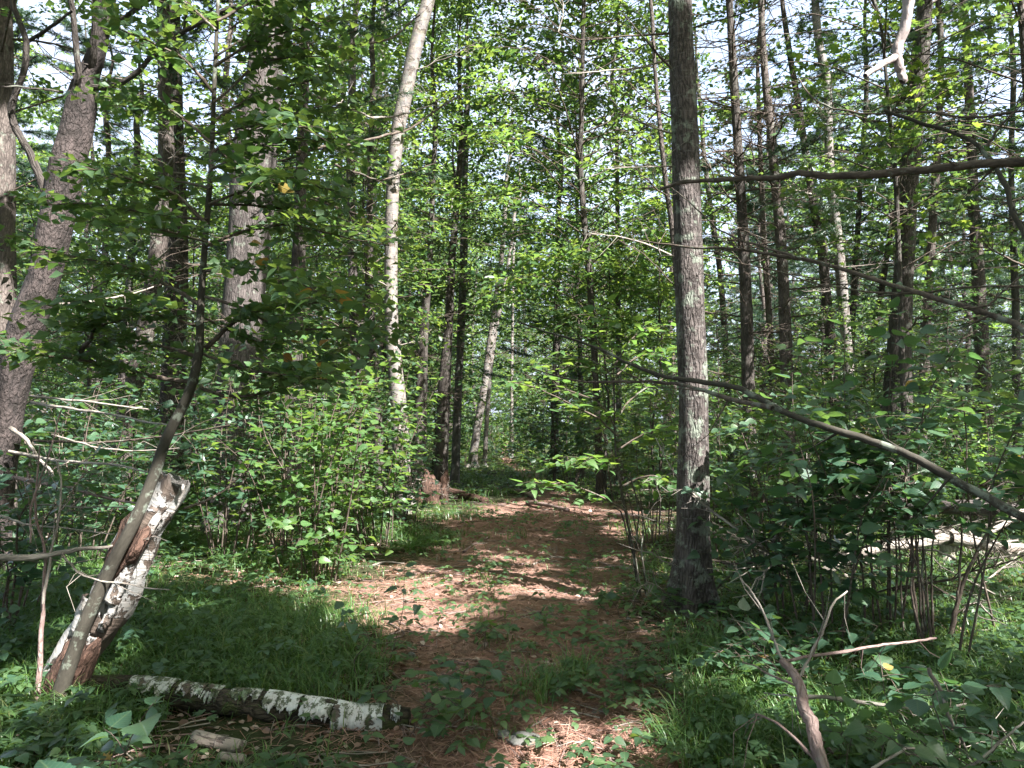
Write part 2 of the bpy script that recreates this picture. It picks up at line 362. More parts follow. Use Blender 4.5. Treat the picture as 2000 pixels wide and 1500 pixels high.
def lobed_template(droop=0.15):
    a = np.radians([200, 165, 150, 128, 108, 90, 72, 52, 30, 15, -20]); r = [.30, .50, .30, .60, .34, .72, .34, .60, .30, .50, .30]
    P = np.stack([np.array(r)*np.cos(a), 0.32+np.array(r)*np.sin(a), -droop*np.array(r)], -1)
    V = np.vstack([[[0, 0.32, 0.03], [0, -.25, .02], [.015, .05, 0], [-.015, .05, 0]], P]); T = [(0, 4+i+1, 4+i) for i in range(10)] + [(0, 4, 14), (1, 2, 3)]
    return V, np.array(T), V[:, [0, 1, 1]]
def quad_template(wid=0.3, fold=0.3):
    V = np.array([[0, 0, 0], [wid, .45, fold*wid], [0, 1, -.12], [-wid, .45, fold*wid]]); return V, np.array([(0, 1, 2), (0, 2, 3)]), V[:, [0, 1, 1]]
TPL = {'round': leaf_template(0.42, 12, tooth=0.06), 'ovate': leaf_template(0.33, 7, tooth=.04), 'narrow': leaf_template(0.17, 4, droop=.3), 'lobed': lobed_template(),
       'quad': quad_template(0.34), 'slim': quad_template(0.18), 'slimw': quad_template(0.23), 'tri': (np.array([[-.045, 0, 0], [.045, 0, 0], [0, 1, 0.]]), np.array([(0, 1, 2)]), np.zeros((3, 3)))}
for k_, (w_, n_, t_) in {'round': (.42, 12, .06), 'ovate': (.33, 7, .04)}.items():
    TPL[k_+'2'] = leaf_template(w_*.9, n_, fold=.42, droop=.42, tooth=t_); TPL[k_+'3'] = leaf_template(w_*1.06, n_, fold=-.05, droop=.05, tooth=t_*1.3); TPL[k_+'4'] = leaf_template(w_, n_, fold=.28, droop=-.15, tooth=t_)
LEAFMESH = {}
def leaf_mesh(tpl, mat):
    if (tpl, mat) not in LEAFMESH:
        V, T, U = TPL[tpl]; LEAFMESH[(tpl, mat)] = mk('leaf_'+tpl, V, [T], M[mat], uv=U)
    return LEAFMESH[(tpl, mat)]

def frames(D, Nn):
    D = norm(D); X = norm(np.cross(D, Nn)); Z = np.cross(X, D)
    return np.stack([X, D, Z], -1)        # columns

def joined(name, tpl, P, R, s, mat, off=(0, 0, 0)):
    V, T, U = TPL[tpl]; n = len(P)
    W = np.einsum('nij,kj->nki', R, V)*s[:, None, None] + (P-np.asarray(off))[:, None]
    TT = (T[None]+(np.arange(n)*len(V))[:, None, None]).reshape(-1, 3)
    return mk(name, W.reshape(-1, 3), [TT], M[mat], uv=np.tile(U, (n, 1)), sm=False)

class Leaves:
    def __init__(s): s.P = []; s.D = []; s.N = []; s.S = []
    def add(s, P, D, Nn, S_): s.P.append(P); s.D.append(D); s.N.append(Nn); s.S.append(S_)
    def get(s):
        P = np.vstack(s.P); D = np.vstack(s.D); Nn = np.vstack(s.N); S_ = np.concatenate(s.S)
        return P, frames(D, Nn), S_

LIT = []    # (centre, radius): spots meant to be sunlit; leaves on their sun lines are removed
def carve(P, margin=.06):
    keep = np.ones(len(P), bool)
    for i, (c, r) in enumerate(LIT):
        wv = P-c; al = wv@SUN; pe = np.linalg.norm(wv-al[:, None]*SUN, axis=1)
        keep &= ~((al > 1.3) & (pe < r+margin))
    return keep

NLEAF = 300
def place_leaves(parent, base, LV, tpl, mat, own=NLEAF, yellow=0.0, fartpl='quad', do_carve=False):
    P, R, s = LV.get()
    if do_carve:
        k = carve(P); P, R, s = P[k], R[k], s[k]
    # keep clear of the camera
    k = np.linalg.norm(P-EYE, axis=1) > 1.0; P, R, s = P[k], R[k], s[k]
    d = P-EYE; vis = (np.abs(d[:, 0]/np.maximum(d[:, 1], .1)) < .72) & (d[:, 2]/np.maximum(d[:, 1], .1) < .60) & (d[:, 1] > 0)
    size = np.where(vis, s/np.linalg.norm(d, axis=1), 0)
    o = np.argsort(-size); n = min(own, int((size > 0.0055).sum())); big = o[:n]; rest = o[n:]
    mes = [leaf_mesh(tpl, mat)]+[leaf_mesh(tpl+v_, mat) for v_ in '234' if tpl+v_ in TPL]; ye = leaf_mesh(tpl, 'leafyellow') if yellow else None
    B = np.asarray(base)
    for i in big:
        m4 = np.eye(4); m4[:3, :3] = R[i]*s[i]; m4[:3, 3] = P[i]-B
        ob = bpy.data.objects.new('leaf', ye if (yellow and rng.random() < yellow) else mes[rng.integers(0, len(mes))]); COL.objects.link(ob)
        ob.parent = parent; ob.matrix_local = Matrix(m4.tolist())
    if len(rest):
        t = tpl if len(rest) < 2500 else fartpl
        link('foliage', joined('foliage', t, P[rest], R[rest], s[rest], mat, B), parent, kind='stuff')

def shoot(LV, P0, D, L, ls, r, mb=None, rad=0.003, sides=3, gap=0.55, tilt=0.35, droop=0.25, up=None, jit=0.3):
    """a twig with alternate leaves in one plane"""
    D = norm(np.asarray(D, float)); n = max(3, int(L/(ls*gap)))
    t = (np.arange(n)+r.uniform(0.2, 0.9, n))/n
    side = norm(np.cross(D, [0, 0, 1.0])+1e-6)
    c = lambda t: P0 + D*(L*t)[:, None] + np.array([0, 0, -1.0])*(droop*L*t**2)[:, None]
    P = c(t); sg = np.where(np.arange(n) % 2 == 0, 1, -1)[:, None]
    dd = norm(D*0.55 + side*sg*0.85 + r.normal(size=(n, 3))*jit*0.6 + [0, 0, -.15])
    nn = norm(np.array([0, 0, 1.0]) + r.normal(size=(n, 3))*tilt + (0 if up is None else up))
    P = P + dd*ls*0.15
    LV.add(P, dd, nn, ls*r.uniform(0.42, 1.2, n))
    if mb is not None:
        mb.tube(c(np.linspace(0, 1, 4)), np.linspace(rad, rad*.4, 4), sides)

def shrub(name, label, base, H, spread, stems=8, ls=0.1, tpl='round', mat='leaf', group=None, cat='shrub', nsh=9, shl=(0.25, 0.5),
          start=0.3, seed=0, own=NLEAF, lean=(0, 0), tilt=.42, gap=.55, stemmat='twig', rad=.009, do_carve=False, yellow=0.006):
    r = np.random.default_rng(seed+100); t = thing(name, label, cat, base, group); LV = Leaves(); base = np.asarray(base, float)
    tw = MB()
    for s_ in range(stems):
        az = r.uniform(0, 6.28); h = H*r.uniform(0.6, 1.0); sp = spread*r.uniform(0.25, 1.0)
        b0 = base + [math.cos(az)*.10*r.random()*stems**.5, math.sin(az)*.10*r.random()*stems**.5, -0.03]
        e = np.array([math.cos(az)*sp+lean[0], math.sin(az)*sp+lean[1], h])
        pts = smooth(np.array([b0, b0+e*[.25, .25, .4]+r.normal(size=3)*.03, b0+e*[.6, .6, .75]+r.normal(size=3)*.04, b0+e]), 4)
        m = MB(); m.tube(pts, np.linspace(rad*r.uniform(.8, 1.2), rad*.3, len(pts)), 5)
        link('stem', m.mesh('stem', M[stemmat], base), t)
        for k in range(nsh):
            f = start+(1-start)*(k+r.random())/nsh; q = f*(len(pts)-1); i = min(int(q), len(pts)-2); p = pts[i]+(pts[i+1]-pts[i])*(q-i)
            a2 = r.uniform(0, 6.28); L = r.uniform(*shl)*(1.15-.5*f)
            shoot(LV, p, [math.cos(a2), math.sin(a2), r.uniform(0.0, .6)], L, ls, r, tw, .0028, 3, gap=gap, tilt=tilt)
        shoot(LV, pts[-1], norm(pts[-1]-pts[-3])+[0, 0, -.2], shl[0], ls, r, tw, .0025, 3, gap=gap, tilt=tilt)
    link('twigs', tw.mesh('twigs', M[stemmat], base), t, kind='stuff')
    place_leaves(t, base, LV, tpl, mat, own=own, do_carve=do_carve, yellow=yellow)
    return t

# ------------------------------------------------------------------ sunlit places
def lit(px, py, d, r): LIT.append((at(px, py, d), r))
def litg(px, py, r): LIT.append((gpt(px, py), r*1.25))
for (px, py, r) in ((690, 1130, .28), (740, 1120, .30), (790, 1150, .33), (740, 1180, .33), (820, 1195, .24), (700, 1205, .2), (860, 1140, .26), (930, 1150, .15), (1000, 1140, .16), (1060, 1155, .13),
                    (1120, 1165, .10), (650, 1120, .3), (600, 1130, .25), (770, 1210, .2), (545, 1110, .3),
                    (1010, 985, .30), (1060, 985, .33), (1110, 992, .33), (1170, 1000, .28), (1230, 1003, .22), (1290, 1012, .2), (950, 975, .3), (900, 970, .25), (1210, 1045, .14),
                    (1130, 1455, .13), (1180, 1440, .09), (1090, 1490, .10), (1020, 1495, .07), (1160, 1490, .08), (1240, 1400, .04), (860, 1230, .10),
                    (700, 940, .5), (960, 915, .9), (1080, 912, 1.0), (420, 1085, .3), (1300, 1225, .1), (1430, 1360, .15), (1560, 1410, .12), (1960, 1240, .3), (1450, 1230, .08)):
    litg(px, py, r)
for (px, py, d, r) in ((560, 700, 9, .6), (660, 720, 9.5, .6), (620, 820, 8, .6), (700, 800, 9, .5), (560, 920, 7.6, .5), (640, 1010, 7.2, .4), (760, 960, 9.5, .4), (480, 820, 8.4, .4), (560, 780, 8, .35), (650, 760, 8, .4), (600, 870, 8, .5), (690, 880, 8.2, .4), (640, 960, 7.5, .45), (560, 980, 7.2, .35), (600, 1050, 7, .4), (780, 830, 10, .45), (800, 880, 10, .3), (520, 900, 8, .3),
                       (700, 1000, 7.5, .3), (650, 1070, 6.8, .3), (520, 1040, 7, .2),
                       (1352, 720, 6.3, .22), (1358, 790, 6.3, .26), (1360, 860, 6.3, .26), (1362, 930, 6.3, .24), (1352, 650, 6.3, .14), (1342, 560, 6.3, .06), (1370, 1000, 6.3, .09),
                       (1050, 760, 7, .3), (1100, 790, 7, .35), (1150, 810, 7, .35), (1210, 770, 7, .3), (1260, 740, 7.3, .3), (1180, 860, 7, .2),
                       (70, 600, 7, .26), (85, 540, 7, .2), (50, 660, 7, .2), (40, 720, 7, .16), (110, 430, 7, .12), (20, 850, 7, .1),
                       (330, 970, 4.2, .09), (200, 1190, 4.2, .07), (170, 1220, 4.1, .06), (240, 1120, 4.2, .05), (110, 1360, 4, .05),
                       (500, 260, 11, .35), (500, 340, 11, .4), (495, 430, 11, .3), (470, 640, 11, .3), (480, 560, 11, .2),
                       (1850, 1080, 8, .6), (1750, 1090, 8, .35), (1950, 1120, 8, .5), (1800, 985, 8.6, .35), (1900, 990, 8.6, .3), (1680, 1130, 7.5, .2), (1900, 1180, 7, .3), (1980, 900, 9, .5), (1950, 940, 8, .3),
                       (1450, 790, 10, .4), (1550, 740, 11, .5), (1700, 850, 9, .3), (1850, 800, 11, .5), (1420, 860, 8, .2), (1600, 800, 7, .1),
                       (1770, 60, 1.25, .12), (1755, 130, 1.25, .1), (1930, 120, 9, .7), (1960, 60, 9, .6), (1900, 200, 9, .4), (1640, 560, 14, .5), (1625, 420, 14, .5), (1620, 300, 14, .4), (1650, 680, 14, .4),
                       (940, 800, 24, .5), (955, 700, 24, .5), (890, 880, 20, .4), (530, 100, 11, .3), (255, 560, 13, .3),
                       (420, 60, 4.5, .25), (300, 60, 4.5, .2), (250, 250, 4.3, .1), (60, 700, 4.3, .1), (300, 700, 4, .1), (430, 640, 4.4, .12), (640, 620, 4.5, .1)):
    lit(px, py, d, r)
for py in range(0, 820, 60):
    lit(np.interp(py, [0, 60, 190, 270, 420, 600, 700, 790], [835, 820, 790, 775, 765, 765, 770, 778]), py, 13, .32)
rr = np.random.default_rng(3)
def lit_off(px, py, d, r):
    p = at(px, py, d); q = p-SUN*(p[2]/SUN[2])
    if not (-2.8 < q[0] < 3.6 and 0 < q[1] < 13): LIT.append((p, r))
for _ in range(70): lit_off(rr.uniform(850, 1300), rr.uniform(0, 620), rr.uniform(11, 16), rr.uniform(.25, .7))
for _ in range(60): lit_off(rr.uniform(1350, 2000), rr.uniform(0, 900), rr.uniform(8, 15), rr.uniform(.1, .5))
for _ in range(50): lit_off(rr.uniform(0, 800), rr.uniform(0, 700), rr.uniform(5, 14), rr.uniform(.1, .4))

# ------------------------------------------------------------------ dead branch prototypes
def dead_branch_mesh(seed, mat):
    r = np.random.default_rng(seed); mb = MB()
    n = 9; t = np.linspace(0, 1, n); bend = r.uniform(-.25, .25); sag = r.uniform(-.25, .30)
    pts = np.stack([t, bend*t**2+.02*r.normal(size=n)*t, sag*t**2+.02*r.normal(size=n)*t], -1)
    mb.tube(pts, np.linspace(.011, .0025, n), 5)
    for k in range(r.integers(9, 16)):
        f = r.uniform(.15, .95); i = int(f*(n-1)); p = pts[i]; L = r.uniform(.12, .45)*(1.1-f*.7); sg = r.choice([-1, 1])
        d = norm(np.array([r.uniform(.4, .9), sg*r.uniform(.3, .9), r.uniform(-.35, .35)]))
        q = np.array([p, p+d*L*.5+r.normal(size=3)*.02, p+d*L+[0, 0, r.uniform(-.06, .1)*L*3]])
        mb.tube(q, [.0045, .003, .0014], 3)
        for _ in range(r.integers(0, 4)):
            s2 = q[1]+(q[2]-q[1])*r.random(); d2 = norm(d+r.normal(size=3)*.6); mb.tube([s2, s2+d2*L*.35], [.0022, .001], 3)
    return mb.mesh('dead_branch', M[mat])
DB = {m: [dead_branch_mesh(50+i, m) for i in range(7)] for m in ('twig', 'dead', 'brown')}

def put_branch(parent, base, p, az, pitch, L, r, mat='twig', name='dead_branch'):
    o = link(name, DB[mat][r.integers(0, 7)], parent)
    m = Matrix.Translation(Vector(np.asarray(p)-np.asarray(base))) @ Matrix.Rotation(az, 4, 'Z') @ Matrix.Rotation(-pitch, 4, 'Y') @ Matrix.Rotation(r.uniform(0, 6.28), 4, 'X') @ Matrix.Scale(L, 4)
    o.matrix_local = m

# ------------------------------------------------------------------ crowns
def crown_leaves(r, axis, z0, z1, R, nb=26, nsh=9, ls=0.11, lo=.6, hi=.45, mb=None, rise=.35, gap=.5, shl=(.5, 1.1)):
    """axis(z)->point on the trunk axis; limbs with flat leafy sprays"""
    LV = Leaves()
    for b in range(nb):
        f = (b+r.random())/nb; z = z0+(z1-z0)*f; p0 = axis(z); az = b*2.4+r.uniform(-.4, .4)
        prof = (lo+(1-lo)*min(1, f*2.5))*(1-(1-hi)*max(0, (f-.5)*2)); L = R*prof*r.uniform(.65, 1.1)
        d = np.array([math.cos(az), math.sin(az), r.uniform(.5, 1.2)*rise])
        pts = smooth(np.array([p0, p0+d*L*.5+[0, 0, .1*L], p0+d*L+[0, 0, -.08*L]+r.normal(size=3)*.1]), 3)
        if mb is not None: mb.tube(pts, np.linspace(.010*L/3+.006, .004, len(pts)), 4)
        for k in range(nsh):
            ff = .2+.8*(k+r.random())/nsh; q = ff*(len(pts)-1); i = min(int(q), len(pts)-2); p = pts[i]+(pts[i+1]-pts[i])*(q-i)
            a2 = az+r.uniform(-1.5, 1.5); l2 = r.uniform(*shl)*(1.1-.4*ff)
            shoot(LV, p+[0, 0, r.uniform(-.1, .2)], [math.cos(a2), math.sin(a2), r.uniform(-.25, .45)], l2, ls, r, mb if r.random() < .5 else None, .006, 3, gap=gap, tilt=.5, jit=.6)
            a3 = a2+r.uniform(-1, 1)
            shoot(LV, p+np.array([math.cos(a2), math.sin(a2), 0])*l2*.5, [math.cos(a3), math.sin(a3), r.uniform(-.3, .3)], l2*.7, ls, r, None, gap=gap, tilt=.5, jit=.6)
    return LV

def needle_leaves(r, axis, z0, z1, R, nb=22, mb=None, ls=.10):
    LV = Leaves()
    for b in range(nb):
        f = (b+r.random())/nb; z = z0+(z1-z0)*f; p0 = axis(z); az = b*2.4+r.uniform(-.4, .4); L = R*(1-.7*f)*r.uniform(.6, 1.1)
        d = np.array([math.cos(az), math.sin(az), r.uniform(-.1, .25)]); pts = smooth(np.array([p0, p0+d*L*.5, p0+d*L+[0, 0, .12*L]]), 3)
        if mb is not None: mb.tube(pts, np.linspace(.012, .004, len(pts)), 4)
        for k in range(12):
            ff = .25+.75*(k+r.random())/12; q = ff*(len(pts)-1); i = min(int(q), len(pts)-2); p = pts[i]+(pts[i+1]-pts[i])*(q-i)
            a2 = az+r.uniform(-1.1, 1.1); dd = np.array([math.cos(a2), math.sin(a2), r.uniform(-.1, .35)]); l2 = r.uniform(.2, .5)
            if mb is not None: mb.tube([p, p+dd*l2], [.004, .002], 3)
            n = 72; t = r.random(n)[:, None]; P = p+dd*l2*t; D = norm(dd*.7+r.normal(size=(n, 3))*.6)
            LV.add(P, D, norm(r.normal(size=(n, 3))+[0, 0, 1]), ls*r.uniform(.6, 1.2, n))
    return LV

PX = 1.0/F
CROWN_TREES = []   # near trees that take a share of the added shading leaves
def trunk_tree(name, label, path, depth, widths, mat, H=14, cat='tree', group=None, sides=20, rough=.05, dead=0, deadz=(1.5, 8), dlen=(.6, 1.6), dmat='twig',
               crown=None, seed=0, flare=1.25, roof=False, dy=0.0, segs=4):
    """path: photograph points from the top down; widths in photograph pixels. The trunk goes on above the frame and down to the ground."""
    r = np.random.default_rng(seed+500)
    W = [at(px, py, depth) for px, py in path][::-1]; wd = list(np.array(widths[::-1])*PX*depth/2)
    b = W[0]; slope = (W[1]-W[0])/max(.2, W[1][2]-W[0][2]); 
    gz = float(ground_z(b[0], depth)); drop = b[2]-gz
    base = b-slope*np.clip(drop, 0, None)*.6; base[2] = gz; base[1] = depth
    pts = []; rad = []
    if drop > .25:
        pts += [base-[0, 0, .15], base+[0, 0, .05], base*.75+b*.25]; rad += [wd[0]*flare*1.25, wd[0]*flare*1.1, wd[0]*(1+(flare-1)*.4)]
    else: pts += [base-[0, 0, .15]]; rad += [wd[0]*1.05]
    pts += W; rad += wd
    top = W[-1]; s2 = (W[-1]-W[-2])/max(.2, (W[-1]-W[-2])[2])
    if H > top[2]+1:
        n = 4
        for k in range(1, n+1):
            z = top[2]+(H-top[2])*k/n; p = top+s2*(z-top[2])*(1-.35*k/n); p[2] = z; p[:2] += r.normal(size=2)*.05
            pts.append(p); rad.append(wd[-1]*(1-k/n)+.012)
    A = np.hstack([np.array(pts), np.array(rad)[:, None]]); A = smooth(A, segs)
    t = thing(name, label, cat, base, group)
    mb = MB(); mb.tube(A[:, :3], np.maximum(A[:, 3], .005), sides, rough=rough, nf=5/max(.12, wd[0]*4), seed=seed % 7, cap=False)
    V = mb.V[0]; cx = np.interp(V[:, 2], A[:, 2], A[:, 0]); cy = np.interp(V[:, 2], A[:, 2], A[:, 1]); h_ = V[:, 2]-base[2]; kk_ = np.clip(1-h_/(.4+wd[0]), 0, 1)**2
    an = np.arctan2(V[:, 1]-cy, V[:, 0]-cx); f_ = 1+kk_*(.22*np.cos(5*an+seed)+.14*np.cos(3*an+2*seed)+.12)*(flare > 1)
    V[:, 0] = cx+(V[:, 0]-cx)*f_; V[:, 1] = cy+(V[:, 1]-cy)*f_
    link('trunk', mb.mesh('trunk', M[mat], base), t)
    zs = A[:, 2]; axis = lambda z: np.array([np.interp(z, zs, A[:, 0]), np.interp(z, zs, A[:, 1]), z])
    for k in range(int(dead*1.7)):
        z = r.uniform(*deadz); z = min(z, H-.5); put_branch(t, base, axis(z), r.uniform(0, 6.28), r.uniform(-.25, .45), r.uniform(*dlen), r, dmat)
    if crown:
        kind, z0, R, lmat, tpl, ls, nb, nsh = crown; z0 -= .9; nb = int(nb*1.7)
        mb = MB()
        LV = needle_leaves(r, axis, z0, H, R, nb, mb, ls) if kind == 'needle' else crown_leaves(r, axis, z0, H, R, nb, nsh, ls, mb=mb)
        P, Rm, s = LV.get(); k = carve(P) & (np.linalg.norm(P-EYE, axis=1) > 3.5); P, Rm, s = P[k], Rm[k], s[k]
        link('limbs', mb.mesh('limbs', M['twig'], base), t, kind='stuff')
        link('crown', joined('crown', tpl, P, Rm, s, lmat, base), t, kind='stuff')
    if roof: CROWN_TREES.append((t, base))
    return t, base, axis

BR = ('leaf', 6.5, 3.0, 'leaffar', 'quad', .11, 22, 8)
# --- the big trunk right of the path
main, mbase, maxis = trunk_tree('pine_tree', 'thick upright grey trunk right beside the path with pale lichen patches and flared base',
    [(1328, 0), (1335, 200), (1342, 400), (1349, 600), (1354, 800), (1354, 1000), (1352, 1100), (1349, 1155), (1348, 1190)], 6.35, [46, 50, 54, 57, 57, 64, 78, 92, 108], 'pine', H=15, sides=44, rough=.045, dead=0, roof=True, flare=1.1, segs=7, seed=3)
def px_branch(parent, base, pts, depths, w0, w1, mat, name='branch', sides=7, twigs=0, seed=0, rough=.06):
    r = np.random.default_rng(seed+900); n = len(pts); ds = np.interp(np.linspace(0, 1, n), np.linspace(0, 1, len(depths)), depths)
    P = np.array([at(x, y, d) for (x, y), d in zip(pts, ds)]); P = smooth(P, 5); k = np.linspace(0, 1, len(P))
    rad = (w0*(1-k)+w1*k)*PX*np.interp(k, np.linspace(0, 1, len(depths)), depths)/2
    rad = rad*(1+.03*r.normal(size=len(k)))
    for _ in range(len(k)//9): rad[r.integers(1, len(k))] *= (1.25 if w0 < 9 else 1.1)
    mb = MB(); wob = np.cumsum(r.normal(size=(len(P), 3))*.0006*np.mean(ds), axis=0); wob -= k[:, None]*wob[-1:]; wob += r.normal(size=(len(P), 3))*rad[:, None]*(.18 if max(w0, w1) < 9 else .06); mb.tube(P+wob, rad, sides, rough=rough, nf=30, seed=seed % 5)
    for _ in range(twigs):
        i = r.integers(2, len(P)-1); d = norm(norm(P[i]-P[i-1])*.8+r.normal(size=3)*.6); L = r.uniform(.1, .4)
        mb.tube(np.array([P[i], P[i]+d*L*.5+r.normal(size=3)*.02, P[i]+d*L+r.normal(size=3)*.03]), [rad[i]*.4+.0008, .0018, .001], 4)
    o = link(name, mb.mesh(name, M[mat], base), parent)
    return o, P
for i, (pp, w0) in enumerate([([(1312, 66), (1220, 72), (1140, 78), (1080, 60)], 5), ([(1312, 116), (1240, 130), (1170, 140), (1110, 143)], 5), ([(1322, 145), (1260, 80), (1215, 25)], 6), ([(1312, 262), (1250, 240), (1210, 215)], 5),
                              ([(1316, 235), (1260, 205), (1200, 175)], 3), ([(1318, 325), (1255, 325), (1180, 330)], 3), ([(1355, 55), (1450, 25), (1540, -10)], 4), ([(1356, 92), (1420, 85), (1500, 50)], 3), ([(1365, 430), (1430, 440), (1500, 470)], 3),
                              ([(1316, 500), (1240, 470), (1150, 455)], 5), ([(1320, 560), (1260, 500), (1210, 470)], 3), ([(1318, 1040), (1290, 1020), (1240, 1005)], 4), ([(1390, 1160), (1430, 1120), (1460, 1100)], 4), ([(1305, 1160), (1270, 1140), (1240, 1150)], 5)]):
    px_branch(main, mbase, pp, [6.35, 6.0], w0, 1.5, 'dead' if i % 2 else 'twig', 'dead_branch', 5, twigs=9, seed=i)

# --- dark leaning tree at the left edge
cherry, cbase, caxis = trunk_tree('cherry_tree', 'dark leaning trunk with flaky pinkish bark, forking high at the left edge', [(212, 0), (190, 100), (163, 170), (158, 215), (126, 350), (90, 525), (45, 655), (22, 777), (0, 900)],
    7.0, [28, 34, 46, 56, 62, 58, 66, 60, 62], 'cherry', H=11, sides=32, rough=.07, seed=5, roof=True, flare=1.15, segs=5)
for i, (pp, w0, w1) in enumerate([([(95, 390), (60, 310), (25, 240), (18, 210), (40, 150), (48, 80), (25, 0), (15, -60)], 16, 9), ([(142, 245), (145, 190), (155, 150), (148, 90), (140, 0), (136, -60)], 14, 10),
                                  ([(160, 168), (200, 168), (245, 155), (300, 110), (355, 65), (430, 25), (520, -10)], 12, 7), ([(205, 68), (240, 35), (290, 0), (330, -30)], 13, 8), ([(52, 84), (95, 55), (140, 22)], 8, 5), ([(172, 150), (185, 90), (192, 0), (195, -50)], 17, 12),
                                  ([(358, 62), (362, 30), (368, -10)], 5, 3), ([(125, 180), (60, 172), (0, 168)], 5, 3)]):
    px_branch(cherry, cbase, pp, [7.0, 6.6], w0, w1, 'dark', 'limb', 10, twigs=5, seed=20+i)

